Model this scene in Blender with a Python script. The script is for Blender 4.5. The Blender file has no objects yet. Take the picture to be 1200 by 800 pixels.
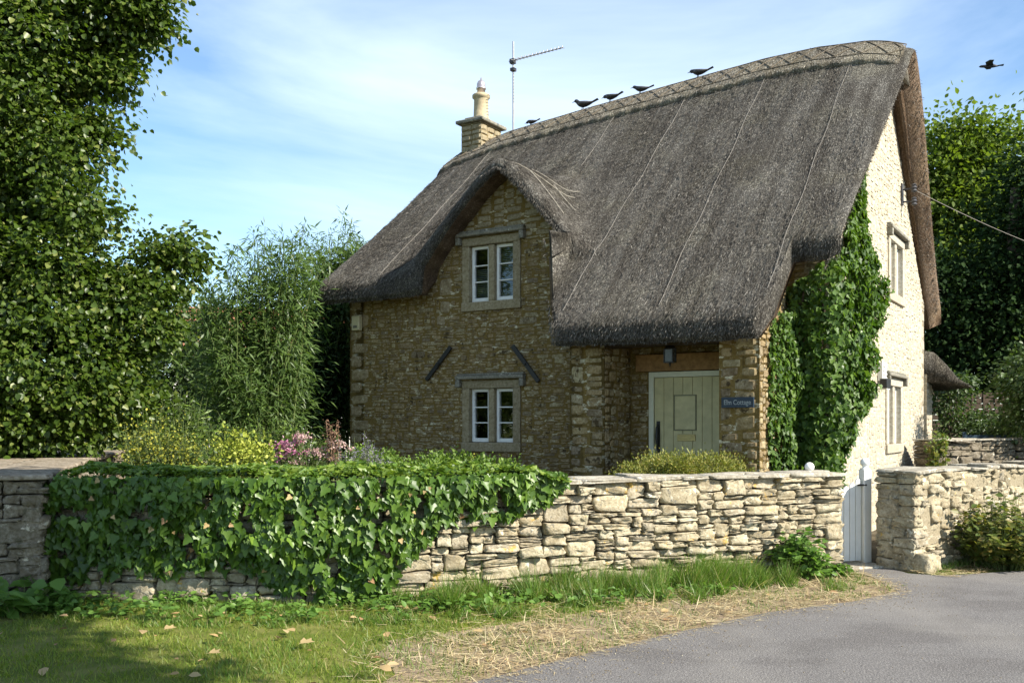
import bpy, math, random
import numpy as np
from mathutils import noise, Vector
R = math.radians
random.seed(7)
rng = np.random.default_rng(11)
scene = bpy.context.scene
COL = scene.collection

# ------------------------------------------------------------------ helpers
def tag(o, label=None, cat=None, group=None, kind=None):
    if label: o['label'] = label
    if cat: o['category'] = cat
    if group: o['group'] = group
    if kind: o['kind'] = kind
    return o

def empty(name, loc=(0, 0, 0), rz=0.0, parent=None):
    o = bpy.data.objects.new(name, None)
    o.empty_display_size = 0.2
    COL.objects.link(o)
    o.location = loc
    o.rotation_euler = (0, 0, rz)
    if parent: o.parent = parent
    return o

def mesh_obj(name, V, F, mat, parent=None, smooth=False, origin=None, bevel=0):
    """F: list of faces or int array (n,k)"""
    V = np.asarray(V, dtype=np.float64).reshape(-1, 3)
    if origin is not None:
        V = V - np.asarray(origin)
    me = bpy.data.meshes.new(name)
    if isinstance(F, np.ndarray):
        n, k = F.shape
        me.vertices.add(len(V)); me.vertices.foreach_set('co', V.astype(np.float32).ravel())
        me.loops.add(n * k); me.loops.foreach_set('vertex_index', F.astype(np.int32).ravel())
        me.polygons.add(n)
        me.polygons.foreach_set('loop_start', np.arange(0, n * k, k, dtype=np.int32))
        me.polygons.foreach_set('loop_total', np.full(n, k, dtype=np.int32))
        me.update(calc_edges=True)
    else:
        me.from_pydata(V.tolist(), [], F)
        me.update()
    if smooth:
        me.polygons.foreach_set('use_smooth', np.ones(len(me.polygons), dtype=bool))
    o = bpy.data.objects.new(name, me)
    me.materials.append(mat)
    COL.objects.link(o)
    if parent: o.parent = parent
    if origin is not None: o.location = origin
    if bevel:
        m = o.modifiers.new('bevel', 'BEVEL'); m.width = bevel; m.segments = 2; m.limit_method = 'ANGLE'
    return o

class MB:
    def __init__(self): self.v = []; self.f = []
    def add(self, V, F):
        b = len(self.v); self.v += [tuple(p) for p in V]; self.f += [tuple(i + b for i in f) for f in F]
    def box(self, x0, x1, y0, y1, z0, z1, fn=None):
        if x1 < x0: x0, x1 = x1, x0
        if y1 < y0: y0, y1 = y1, y0
        V = [(x0, y0, z0), (x1, y0, z0), (x1, y1, z0), (x0, y1, z0), (x0, y0, z1), (x1, y0, z1), (x1, y1, z1), (x0, y1, z1)]
        if fn: V = [fn(*p) for p in V]
        self.add(V, [(0, 3, 2, 1), (4, 5, 6, 7), (0, 1, 5, 4), (1, 2, 6, 5), (2, 3, 7, 6), (3, 0, 4, 7)])
    def tube(self, pts, r, n=8, cap=True):
        pts = [Vector(p) for p in pts]
        rr = r if isinstance(r, (list, tuple)) else [r] * len(pts)
        rings = []
        up = Vector((0, 0, 1))
        prev = None
        for i, p in enumerate(pts):
            d = (pts[min(i + 1, len(pts) - 1)] - pts[max(i - 1, 0)])
            if d.length < 1e-9: d = Vector((0, 0, 1))
            d.normalize()
            a = prev if prev is not None else (up if abs(d.z) < .9 else Vector((1, 0, 0)))
            a = (a - d * a.dot(d))
            if a.length < 1e-6: a = Vector((1, 0, 0)) - d * d.x
            a.normalize(); prev = a
            b = d.cross(a)
            rings.append([p + (a * math.cos(t) + b * math.sin(t)) * rr[i] for t in [2 * math.pi * k / n for k in range(n)]])
        V = [q for ring in rings for q in ring]
        F = []
        for i in range(len(pts) - 1):
            for k in range(n):
                F.append((i * n + k, i * n + (k + 1) % n, (i + 1) * n + (k + 1) % n, (i + 1) * n + k))
        if cap:
            F.append(tuple(reversed(range(n)))); F.append(tuple((len(pts) - 1) * n + k for k in range(n)))
        self.add(V, F)
    def lathe(self, prof, c=(0, 0, 0), n=20):
        """prof: list of (r,z)"""
        V = []; F = []
        for (r, z) in prof:
            for k in range(n):
                t = 2 * math.pi * k / n
                V.append((c[0] + r * math.cos(t), c[1] + r * math.sin(t), c[2] + z))
        for i in range(len(prof) - 1):
            for k in range(n):
                F.append((i * n + k, i * n + (k + 1) % n, (i + 1) * n + (k + 1) % n, (i + 1) * n + k))
        F.append(tuple(reversed(range(n)))); F.append(tuple((len(prof) - 1) * n + k for k in range(n)))
        self.add(V, F)
    def build(self, name, mat, parent=None, smooth=False, origin=None, bevel=0):
        return mesh_obj(name, self.v, self.f, mat, parent, smooth, origin, bevel)

# ------------------------------------------------------------------ materials
class NT:
    def __init__(self, name):
        self.m = bpy.data.materials.new(name); self.m.use_nodes = True
        self.t = self.m.node_tree; self.t.nodes.clear()
        self.out = self.n('ShaderNodeOutputMaterial')
        self.p = self.n('ShaderNodeBsdfPrincipled')
        self.l(self.p.outputs[0], self.out.inputs[0])
    def n(self, k, **kw):
        o = self.t.nodes.new(k)
        for a, v in kw.items(): setattr(o, a, v)
        return o
    def l(self, a, b): self.t.links.new(a, b)
    def coord(self, scale=(1, 1, 1), obj=True, rot=(0, 0, 0)):
        tc = self.n('ShaderNodeTexCoord'); mp = self.n('ShaderNodeMapping')
        mp.inputs['Scale'].default_value = scale; mp.inputs['Rotation'].default_value = rot
        self.l(tc.outputs['Object'], mp.inputs[0]); return mp.outputs[0]
    def noise(self, scale, co=None, detail=4, rough=.55, dist=0):
        o = self.n('ShaderNodeTexNoise')
        o.inputs['Scale'].default_value = scale; o.inputs['Detail'].default_value = detail
        o.inputs['Roughness'].default_value = rough; o.inputs['Distortion'].default_value = dist
        if co is not None: self.l(co, o.inputs['Vector'])
        return o.outputs['Fac']
    def voro(self, scale, co=None, feature='F1'):
        o = self.n('ShaderNodeTexVoronoi', feature=feature); o.inputs['Scale'].default_value = scale
        if co is not None: self.l(co, o.inputs['Vector'])
        return o.outputs['Distance']
    def rnd(self): return self.n('ShaderNodeNewGeometry').outputs['Random Per Island']
    def ramp(self, fac, stops, interp='LINEAR'):
        r = self.n('ShaderNodeValToRGB'); r.color_ramp.interpolation = interp
        e = r.color_ramp.elements
        e[0].position, e[0].color = stops[0][0], (*stops[0][1], 1) if len(stops[0][1]) == 3 else stops[0][1]
        e[1].position, e[1].color = stops[-1][0], (*stops[-1][1], 1)
        for p, c in stops[1:-1]:
            q = e.new(p); q.color = (*c, 1)
        self.l(fac, r.inputs[0]); return r.outputs[0]
    def mix(self, fac, a, b, mode='MIX'):
        m = self.n('ShaderNodeMix', data_type='RGBA', blend_type=mode)
        for i, v in ((0, fac), (6, a), (7, b)):
            if isinstance(v, (int, float)): m.inputs[i].default_value = v
            elif isinstance(v, tuple): m.inputs[i].default_value = (*v, 1)
            else: self.l(v, m.inputs[i])
        return m.outputs[2]
    def math(self, op, a, b=None):
        m = self.n('ShaderNodeMath', operation=op)
        for i, v in ((0, a), (1, b)):
            if v is None: continue
            if isinstance(v, (int, float)): m.inputs[i].default_value = v
            else: self.l(v, m.inputs[i])
        return m.outputs[0]
    def bump(self, h, strength=.5, dist=.01, normal=None):
        b = self.n('ShaderNodeBump'); b.inputs['Strength'].default_value = strength; b.inputs['Distance'].default_value = dist
        self.l(h, b.inputs['Height'])
        if normal is not None: self.l(normal, b.inputs['Normal'])
        return b.outputs[0]
    def fin(self, col=None, rough=.8, normal=None, spec=.3, metal=0):
        if col is not None:
            if isinstance(col, tuple): self.p.inputs['Base Color'].default_value = (*col, 1)
            else: self.l(col, self.p.inputs['Base Color'])
        self.p.inputs['Roughness'].default_value = rough
        self.p.inputs['Specular IOR Level'].default_value = spec
        self.p.inputs['Metallic'].default_value = metal
        if normal is not None: self.l(normal, self.p.inputs['Normal'])
        return self.m

def plain(name, col, rough=.6, spec=.4, metal=0, var=.15, scale=30, bump=.1):
    n = NT(name)
    f = n.noise(scale, n.coord(), 5)
    dk = tuple(c * (1 - var) for c in col); lt = tuple(min(1, c * (1 + var)) for c in col)
    return n.fin(n.ramp(f, [(.3, dk), (.7, lt)]), rough, n.bump(f, bump, .004), spec, metal)

def stone_mat(name, cols, lichen=None, fine=40, dirt=(.1, .085, .06), dirt_amt=.5, bump=.7):
    n = NT(name)
    c = n.coord()
    base = n.ramp(n.rnd(), [(i / (len(cols) - 1), k) for i, k in enumerate(cols)])
    f1 = n.noise(fine, c, 6, .65); f2 = n.noise(7, c, 5, .6); f3 = n.noise(3.1, n.coord((1.2, 1, .9)), 4)
    col = n.mix(n.ramp(f1, [(.25, (0, 0, 0)), (.75, (1, 1, 1))]), n.mix(1, base, (.52, .49, .44), 'MULTIPLY'), n.mix(.25, base, (.8, .78, .7)))
    col = n.mix(n.math('MULTIPLY', n.ramp(f2, [(.46, (0, 0, 0)), (.62, (1, 1, 1))]), dirt_amt), col, dirt)
    if lichen:
        for k, (lc, th, sc) in enumerate(lichen):
            lf = n.noise(sc, n.coord((1 + k * .3, 1, 1.1)), 5, .7)
            col = n.mix(n.ramp(lf, [(th, (0, 0, 0)), (th + .05, (1, 1, 1))]), col, lc)
    h = n.math('ADD', f1, n.math('MULTIPLY', f2, .8))
    return n.fin(col, .92, n.bump(h, bump, .012), .15)

def leaf_mat(name, cols, trans=.35, rough=.45, spec=.4, tcol=None):
    n = NT(name)
    base = n.ramp(n.rnd(), [(i / (len(cols) - 1), k) for i, k in enumerate(cols)])
    f = n.noise(2.5, n.coord(), 3)
    base = n.mix(n.ramp(f, [(.3, (0, 0, 0)), (.75, (1, 1, 1))]), n.mix(1, base, (.75, .8, .75), 'MULTIPLY'), base)
    n.fin(base, rough, None, spec)
    tr = n.n('ShaderNodeBsdfTranslucent')
    if tcol: n.l(n.mix(1, base, tcol, 'MULTIPLY'), tr.inputs[0])
    else: n.l(n.mix(1, base, (1.6, 1.7, .8), 'MULTIPLY'), tr.inputs[0])
    mx = n.n('ShaderNodeMixShader'); mx.inputs[0].default_value = trans
    n.l(n.p.outputs[0], mx.inputs[1]); n.l(tr.outputs[0], mx.inputs[2]); n.l(mx.outputs[0], n.out.inputs[0])
    return n.m

M = {}
# thatch: combed straw, weathered to grey brown, pale flecks of straw ends
def thatch_mat(name, dark, mid, light, fleck=.62, stretch=(9, 3, 3)):
    n = NT(name)
    c = n.coord(stretch)
    fs = n.noise(9, c, 8, .75); fl = n.noise(30, n.coord((2.2, 1, 1)), 6, .8); big = n.noise(.9, n.coord((1, .6, .6)), 5, .6)
    rr = n.rnd()
    col = n.mix(n.ramp(fs, [(.35, (0, 0, 0)), (.68, (1, 1, 1))]), dark, mid)
    col = n.mix(n.ramp(fl, [(fleck - .07, (0, 0, 0)), (fleck + .05, (1, 1, 1))]), col, light)
    col = n.mix(n.math('MULTIPLY', n.ramp(big, [(.4, (0, 0, 0)), (.65, (1, 1, 1))]), .35), col, n.mix(1, col, (.6, .58, .55), 'MULTIPLY'))
    col = n.mix(n.math('MULTIPLY', n.ramp(n.noise(1.7, n.coord((1, 1, 1)), 4), [(.55, (0, 0, 0)), (.75, (1, 1, 1))]), .35), col, mid)
    st = n.noise(2.2, n.coord((2.4, .28, .28)), 6, .65); st2 = n.noise(1.2, n.coord(), 4, .6)
    col = n.mix(n.ramp(st, [(.42, (0, 0, 0)), (.6, (1, 1, 1))]), n.mix(1, col, (.55, .53, .5), 'MULTIPLY'), n.mix(1, col, (1.02, 1.02, 1.0), 'MULTIPLY'))
    col = n.mix(n.math('MULTIPLY', n.ramp(st2, [(.5, (0, 0, 0)), (.62, (1, 1, 1))]), .3), col, n.mix(1, col, (1.5, 1.5, 1.25), 'MULTIPLY'))
    h = n.math('ADD', fs, n.math('MULTIPLY', fl, .7))
    return n.fin(col, .95, n.bump(h, 1.0, .03), .08)
M['thatch'] = thatch_mat('thatch', (.04, .037, .033), (.145, .135, .12), (.44, .42, .375), .59)
M['thatch_dark'] = thatch_mat('thatch_underside', (.1, .07, .05), (.27, .19, .13), (.42, .32, .24), .6)
M['thatch_ridge'] = thatch_mat('thatch_ridge', (.09, .08, .065), (.25, .225, .18), (.52, .48, .4), .57)
def straw_mat(name, cols):
    n = NT(name)
    return n.fin(n.ramp(n.rnd(), [(i / (len(cols) - 1), k) for i, k in enumerate(cols)]), .8, None, .15)
M['straw'] = straw_mat('straw', [(.035, .031, .026), (.075, .067, .056), (.11, .1, .085), (.17, .155, .13), (.06, .054, .045), (.13, .117, .098), (.085, .077, .064), (.3, .28, .24)])
M['straw_ridge'] = straw_mat('straw_ridge', [(.12, .105, .08), (.24, .21, .17), (.34, .31, .25), (.48, .44, .36), (.08, .07, .052)])
M['ligger'] = straw_mat('ligger', [(.11, .09, .06), (.2, .165, .12), (.15, .12, .085)])
M['net'] = plain('netting_wire', (.24, .22, .19), .7, .2)
M['wire'] = plain('galvanised_wire', (.5, .5, .47), .5, .4)
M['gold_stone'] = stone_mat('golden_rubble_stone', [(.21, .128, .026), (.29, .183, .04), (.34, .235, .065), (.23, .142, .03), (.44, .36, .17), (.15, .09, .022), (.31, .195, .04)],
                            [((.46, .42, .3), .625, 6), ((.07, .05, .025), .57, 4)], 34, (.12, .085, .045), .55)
M['ashlar'] = stone_mat('dressed_limestone', [(.27, .205, .09), (.33, .26, .13), (.25, .185, .08), (.3, .25, .13)], None, 26, (.2, .16, .09), .35, .35)
M['dark_lime'] = stone_mat('weathered_hood_stone', [(.22, .2, .15), (.17, .16, .12)], [((.55, .54, .46), .62, 12)], 30, (.1, .1, .08), .5)
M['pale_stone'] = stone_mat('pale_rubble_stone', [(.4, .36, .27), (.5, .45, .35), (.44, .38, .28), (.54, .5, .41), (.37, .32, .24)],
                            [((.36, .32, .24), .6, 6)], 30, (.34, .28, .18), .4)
M['dry_stone'] = stone_mat('dry_wall_stone', [(.34, .28, .16), (.47, .4, .25), (.41, .34, .2), (.56, .5, .34), (.32, .27, .18), (.52, .44, .27), (.44, .38, .27)],
                           [((.44, .29, .08), .62, 5), ((.68, .64, .52), .62, 7), ((.16, .15, .12), .585, 13)], 38, (.17, .135, .08), .6, 1.0)
M['shade_stone'] = stone_mat('dark_shaded_stone', [(.11, .08, .04), (.15, .11, .055), (.09, .066, .032), (.18, .135, .072)], [((.5, .45, .35), .6, 8), ((.1, .09, .06), .58, 5)], 30, (.1, .08, .05), .6)  # dark stone: shade on the left side wall is put into this colour
M['coping'] = stone_mat('coping_slab_stone', [(.34, .31, .24), (.42, .38, .3), (.3, .27, .21), (.45, .42, .34)], [((.42, .3, .1), .64, 6), ((.62, .6, .53), .58, 11)], 34, (.16, .14, .1), .5, .8)
M['slab'] = stone_mat('brown_slab', [(.2, .155, .1), (.26, .2, .13), (.17, .13, .08)], [((.4, .33, .24), .6, 8)], 30, (.1, .075, .045), .6)
def mortar_mat(name, a, b, c, th=.56):
    n = NT(name)
    f = n.noise(6, n.coord((1, 1, 2.6)), 6, .7); g = n.noise(45, n.coord(), 5, .7)
    col = n.mix(n.ramp(g, [(.3, (0, 0, 0)), (.7, (1, 1, 1))]), a, b)
    col = n.mix(n.ramp(f, [(th, (0, 0, 0)), (th + .08, (1, 1, 1))]), col, c)
    return n.fin(col, .95, n.bump(n.math('ADD', f, g), .9, .01), .1)
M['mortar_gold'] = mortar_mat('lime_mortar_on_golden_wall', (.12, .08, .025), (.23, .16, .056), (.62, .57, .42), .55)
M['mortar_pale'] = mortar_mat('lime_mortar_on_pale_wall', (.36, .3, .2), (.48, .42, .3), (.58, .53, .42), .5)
M['wall_core'] = mortar_mat('earth_between_stones', (.03, .025, .018), (.09, .075, .05), (.16, .13, .09), .62)
M['mortar_rough'] = mortar_mat('rough_old_mortar', (.2, .17, .11), (.34, .29, .2), (.45, .4, .3), .6)
M['white_paint'] = plain('white_paint', (.78, .78, .75), .45, .4, var=.04, scale=12, bump=.05)
M['cream_paint'] = plain('cream_green_paint', (.54, .48, .26), .5, .35, var=.14, scale=9, bump=.06)
M['cream_frame'] = plain('pale_frame_paint', (.68, .67, .52), .5, .35, var=.05)
M['quoin'] = stone_mat('quoin_stone', [(.26, .175, .055), (.31, .225, .09), (.23, .15, .05)], [((.5, .46, .34), .6, 9)], 30, (.14, .1, .05), .6)
M['iron'] = plain('black_iron', (.02, .02, .02), .45, .4, var=.3)
M['timber'] = plain('brown_lintel_timber', (.3, .17, .07), .7, .25, var=.35, scale=14)
M['dark_timber'] = plain('dark_fence_timber', (.05, .035, .022), .8, .2, var=.4, scale=20)
M['blue_paint'] = plain('blue_bench_paint', (.05, .09, .13), .6, .3)
M['clay'] = plain('buff_clay_pot', (.4, .33, .21), .8, .2, var=.2, scale=14)
M['steel'] = plain('dull_steel', (.5, .5, .5), .4, .5, .7)
M['aerial'] = plain('aerial_aluminium', (.28, .28, .29), .5, .5, .5)
M['cowl'] = plain('metal_cowl', (.6, .52, .5), .35, .5, .8)
M['plastic'] = plain('cream_plastic', (.5, .44, .27), .5, .4, var=.08)
M['white_plastic'] = plain('white_plastic', (.7, .69, .64), .5, .4, var=.05)
M['sign_blue'] = plain('slate_blue_sign', (.014, .026, .042), .45, .4)
M['sign_text'] = plain('pale_lettering', (.28, .31, .31), .6, .3, var=.05)
M['brass'] = plain('aged_brass', (.42, .33, .14), .4, .5, .6)
M['feather'] = plain('black_feathers', (.02, .02, .023), .55, .35, var=.4)
M['grey_feather'] = plain('dark_grey_feathers', (.06, .06, .065), .6, .3, var=.4)
M['bark'] = plain('bark', (.09, .07, .05), .9, .1, var=.5, scale=18, bump=.6)
M['stem_green'] = plain('green_stems', (.1, .13, .04), .7, .2, var=.3)
M['dry_stem'] = plain('dry_stems', (.2, .13, .08), .8, .2, var=.3)
M['plaster'] = plain('far_pale_render', (.6, .58, .52), .8, .1, var=.08, scale=4)
M['tile'] = plain('far_clay_tiles', (.35, .16, .09), .8, .1, var=.25, scale=9)
M['curtain'] = plain('white_curtain', (.7, .69, .66), .8, .1, var=.1, scale=6)
M['blind'] = plain('slatted_blind', (.22, .24, .25), .6, .3, var=.1)
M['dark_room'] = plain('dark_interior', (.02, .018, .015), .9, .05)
def glass():
    n = NT('window_glass')
    tr = n.n('ShaderNodeBsdfTransparent'); tr.inputs[0].default_value = (.75, .8, .78, 1)
    gl = n.n('ShaderNodeBsdfGlossy'); gl.inputs['Roughness'].default_value = .02
    gl.inputs['Color'].default_value = (.9, .92, .95, 1)
    b = n.bump(n.noise(3.2, n.coord(), 2), .25, .02); n.l(b, gl.inputs['Normal'])
    fr = n.n('ShaderNodeFresnel'); fr.inputs[0].default_value = 1.6
    mx = n.n('ShaderNodeMixShader'); n.l(n.math('MULTIPLY', fr.outputs[0], 1.6), mx.inputs[0])
    n.l(tr.outputs[0], mx.inputs[1]); n.l(gl.outputs[0], mx.inputs[2]); n.l(mx.outputs[0], n.out.inputs[0])
    return n.m
M['glass'] = glass()
G_ = lambda *a: leaf_mat(*a)
M['lime_leaf'] = leaf_mat('lime_tree_leaves', [(.035, .065, .009), (.055, .095, .012), (.075, .12, .015), (.1, .15, .02), (.045, .08, .011), (.11, .155, .024), (.055, .095, .012), (.07, .115, .015), (.26, .28, .08)], .38, .4)
M['willow_leaf'] = leaf_mat('narrow_grey_green_leaves', [(.065, .11, .03), (.095, .155, .042), (.14, .21, .06), (.08, .13, .035)], .4, .45)
M['dark_leaf'] = leaf_mat('dark_evergreen_leaves', [(.012, .025, .008), (.02, .04, .011), (.028, .055, .014)], .15, .75, .08)
M['mid_leaf'] = leaf_mat('mid_green_leaves', [(.045, .07, .02), (.06, .1, .025), (.085, .13, .03)], .3, .5)
M['maple_leaf'] = leaf_mat('maple_leaves', [(.07, .11, .015), (.11, .16, .02), (.15, .2, .028), (.09, .13, .018)], .4, .6, .2)
M['ivy_leaf'] = leaf_mat('ivy_leaves', [(.045, .09, .012), (.07, .135, .017), (.1, .185, .022), (.05, .1, .014), (.15, .24, .03), (.075, .145, .018)], .26, .4, .38)
M['ivy_top'] = leaf_mat('young_ivy_leaves', [(.11, .17, .022), (.15, .22, .03), (.2, .27, .035)], .3, .45)
M['wall_ivy'] = leaf_mat('climbing_ivy_leaves', [(.035, .075, .012), (.055, .11, .016), (.085, .155, .022), (.13, .2, .03)], .3, .48, .3)
M['juniper'] = leaf_mat('juniper_foliage', [(.14, .17, .03), (.2, .22, .04), (.3, .28, .06), (.12, .15, .03), (.36, .28, .06)], .25, .6)
M['box_leaf'] = leaf_mat('box_hedge_leaves', [(.08, .14, .02), (.13, .21, .03), (.18, .26, .04)], .3, .5)
M['yellow_leaf'] = leaf_mat('yellow_foliage', [(.26, .32, .04), (.38, .42, .06), (.46, .47, .09), (.16, .23, .035)], .3, .5, .3, (1.1, 1.1, .7))
M['golden_leaf'] = leaf_mat('golden_flower_sprays', [(.14, .2, .04), (.42, .38, .04), (.5, .45, .07), (.18, .24, .04), (.34, .34, .05), (.12, .18, .03)], .3, .5, .3, (1.1, 1.1, .7))
M['pink'] = leaf_mat('pink_petals', [(.5, .16, .3), (.6, .28, .42), (.45, .12, .25), (.55, .35, .4)], .3, .5, .3, (1.1, 1, 1))
M['pale_pink'] = leaf_mat('faded_pink_petals', [(.55, .35, .33), (.6, .42, .4), (.45, .28, .22)], .3, .6, .3, (1.1, 1, 1))
M['seed'] = leaf_mat('brown_seed_heads', [(.2, .11, .07), (.3, .17, .11), (.16, .09, .06)], .2, .7, .2, (1.1, 1, 1))
M['lavender'] = leaf_mat('lavender_flowers', [(.22, .19, .3), (.28, .24, .33), (.2, .2, .18)], .2, .7, .2, (1.1, 1, 1))
M['grass'] = leaf_mat('grass_blades', [(.12, .18, .02), (.16, .22, .028), (.21, .26, .035), (.27, .27, .06), (.13, .19, .025)], .4, .5)
M['tuft'] = leaf_mat('long_grass_blades', [(.07, .14, .02), (.11, .2, .03), (.16, .25, .04), (.1, .18, .028), (.4, .34, .17)], .35, .45)
M['dry_grass'] = leaf_mat('dry_cut_grass', [(.46, .34, .18), (.56, .45, .26), (.36, .24, .12), (.68, .58, .37), (.26, .17, .08)], .15, .7, .2, (1, 1, 1))
M['dead_leaf'] = leaf_mat('fallen_leaves', [(.45, .28, .12), (.55, .4, .2), (.3, .16, .08), (.6, .48, .26)], .2, .6, .3, (1, 1, 1))
M['weed'] = leaf_mat('weed_leaves', [(.09, .17, .03), (.12, .22, .04), (.16, .27, .05)], .35, .45)
M['bramble'] = leaf_mat('bramble_leaves', [(.09, .13, .025), (.13, .16, .035), (.18, .19, .04), (.22, .17, .05)], .3, .45)

# ------------------------------------------------------------------ foliage tools
def leaf_template(pts, fold=.15):
    """pts: right half outline from base to tip (x>=0,y). returns V,F tris as two halves."""
    base, tip = (0, 0, 0), (0, 1, 0)
    V = [base]; n = len(pts)
    for (x, y) in pts: V.append((x, y, fold * x))
    V.append(tip)
    for (x, y) in reversed(pts): V.append((-x, y, fold * x))
    c = len(V); V.append((0, .45, -.02))
    k = len(V) - 1
    F = [(c, i, (i + 1) % k) for i in range(k)]
    return np.array(V, float), np.array(F, int)
LEAF_OVAL = (np.array([(0, 0, 0), (.3, .3, .07), (.3, .62, .05), (0, 1, -.08), (-.3, .62, .05), (-.3, .3, .07)], float),
             np.array([(0, 1, 2, 3), (0, 3, 4, 5)], int))
LEAF_LIME = (np.array([(0, 0, 0), (.42, .12, .1), (.42, .55, .08), (0, 1, -.12), (-.42, .55, .08), (-.42, .12, .1)], float),
             np.array([(0, 1, 2, 3), (0, 3, 4, 5)], int))
LEAF_NARROW = (np.array([(0, 0, 0), (.09, .35, 0), (.02, 1, -.16), (-.09, .35, 0)], float), np.array([(0, 1, 2, 3)], int))
LEAF_IVY = leaf_template([(.34, -.1), (.52, .2), (.28, .42), (.25, .6)], .22)
LEAF_TRI = (np.array([(0, 0, 0), (.22, .5, .03), (0, 1, 0), (-.22, .5, .03)], float), np.array([(0, 1, 2, 3)], int))
BLADE = (np.array([(-.5, 0, 0), (.5, 0, 0), (.35, .55, .0), (-.35, .55, .0), (0, 1, .0)], float), np.array([(0, 1, 2, 3), (3, 2, 4, 4)], int))

def norm(a): return a / np.maximum(np.linalg.norm(a, axis=-1, keepdims=True), 1e-9)

def instance(tpl, pos, d, nrm, size, width=None):
    """leaf axis d (local y), normal nrm (local z)."""
    V, F = tpl
    d = norm(d); x = norm(np.cross(d, nrm)); z = np.cross(x, d)
    size = np.broadcast_to(size, (len(pos),))[:, None, None]
    w = size if width is None else np.broadcast_to(width, (len(pos),))[:, None, None]
    P = pos[:, None, :] + x[:, None, :] * V[None, :, 0, None] * w + d[:, None, :] * V[None, :, 1, None] * size + z[:, None, :] * V[None, :, 2, None] * size
    FF = (F[None] + (np.arange(len(pos)) * len(V))[:, None, None]).reshape(-1, F.shape[1])
    return P.reshape(-1, 3), FF

def foliage(name, tpl, pos, d, nrm, size, mat, parent=None, origin=None, width=None):
    P, FF = instance(tpl, pos, d, nrm, size, width)
    if tpl is BLADE:
        # split degenerate tip quads into clean tris: use triangles throughout
        q = FF.reshape(-1, 2, 4)
        T = np.concatenate([q[:, 0, [0, 1, 2]], q[:, 0, [0, 2, 3]], q[:, 1, [0, 1, 2]]])
        FF = T
    return mesh_obj(name, P, FF, mat, parent, False, origin)

def rand_dir(n): return norm(rng.normal(size=(n, 3)))

def blob_clumps(blobs, n, inner=.55, gaps=1.0):
    """blobs: rows of (x,y,z,rx,ry,rz). returns clump centres and outward dirs"""
    b = np.array(blobs, float)
    w = (b[:, 3] * b[:, 5] + b[:, 3] * b[:, 4]); w /= w.sum()
    k = rng.choice(len(b), n, p=w)
    u = rand_dir(n)
    r = inner + (1 - inner) * rng.random((n, 1)) ** .7
    r *= 1 + rng.normal(scale=.05, size=(n, 1))
    P = b[k, :3] + u * r * b[k, 3:6]; O = norm(u / b[k, 3:6])
    if gaps:
        sc = gaps
        v = np.array([noise.noise(Vector(tuple(p * sc))) for p in P]); inn = (P - b[k, :3])
        P = np.where((v < -.05)[:, None], b[k, :3] + inn * .66, P); P = np.where((v > .25)[:, None], b[k, :3] + inn * 1.06, P)
    return P, O, k

def crown(name, tpl, blobs, nclump, per, rc, size, mat, parent=None, origin=None, droop=.4, flat=.55, inner=.55, up=.6, out=.5, clip=None, rnd=.55):
    c, o, _ = blob_clumps(blobs, nclump, inner)
    n = nclump * per
    off = rng.normal(size=(nclump, per, 3)) * np.array([1, 1, flat]) * (rc * (.6 + .8 * rng.random((nclump, 1, 1))))
    pos = (c[:, None] + off).reshape(-1, 3)
    oo = np.repeat(o, per, 0)
    loc = norm(off.reshape(-1, 3))
    d = oo * .5 + loc * .6 + rng.normal(size=(n, 3)) * .4; d[:, 2] -= droop
    nr = oo * out + rng.normal(size=(n, 3)) * rnd; nr[:, 2] += up
    if clip is not None:
        m = clip(pos); pos, d, nr = pos[m], d[m], nr[m]; n = len(pos)
    s = size * (.65 + .7 * rng.random(n))
    return foliage(name, tpl, pos, d, nr, s, mat, parent, origin)

def trunk_limbs(mb, base, top, r0, r1, limbs, seed=0):
    rr = random.Random(seed)
    base = Vector(base); top = Vector(top)
    pts = []; rad = []
    for i in range(8):
        t = i / 7
        p = base.lerp(top, t) + Vector((rr.uniform(-.08, .08), rr.uniform(-.08, .08), 0)) * (1 if 0 < i < 7 else 0) * (top - base).length * .15
        pts.append(p); rad.append(r0 + (r1 - r0) * t + (r0 * .35 if i == 0 else 0))
    mb.tube(pts, rad, 10)
    for tgt in limbs:
        tgt = Vector(tgt); tgt = base.lerp(top, .8).lerp(tgt, .8) if tgt.z > base.z + 2 else tgt
        t = rr.uniform(.35, .85); s = pts[int(t * 7)]
        mid = s.lerp(tgt, .5) + Vector((0, 0, (tgt - s).length * .08))
        r = r0 * .35
        mb.tube([s, s.lerp(mid, .6), mid, mid.lerp(tgt, .55) + Vector((rr.uniform(-.1, .1), rr.uniform(-.1, .1), 0)), tgt], [r, r * .8, r * .6, r * .4, r * .12], 7)
        for _ in range(2):
            q = mid.lerp(tgt, rr.uniform(.1, .8)); e = q + Vector((rr.uniform(-1, 1), rr.uniform(-1, 1), rr.uniform(-.1, .9))) * min(.8, (tgt - s).length * .3)
            mb.tube([q, q.lerp(e, .5) + Vector((0, 0, .05)), e], [r * .35, r * .22, r * .05], 5)

def PX(px, py, d):
    """real point standing at distance d, seen at px,py of the photograph (used for planning positions)"""
    return np.array([(px - 600) / 1120 * d, d, 1.6 + (495 - py) / 1120 * d])

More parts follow.
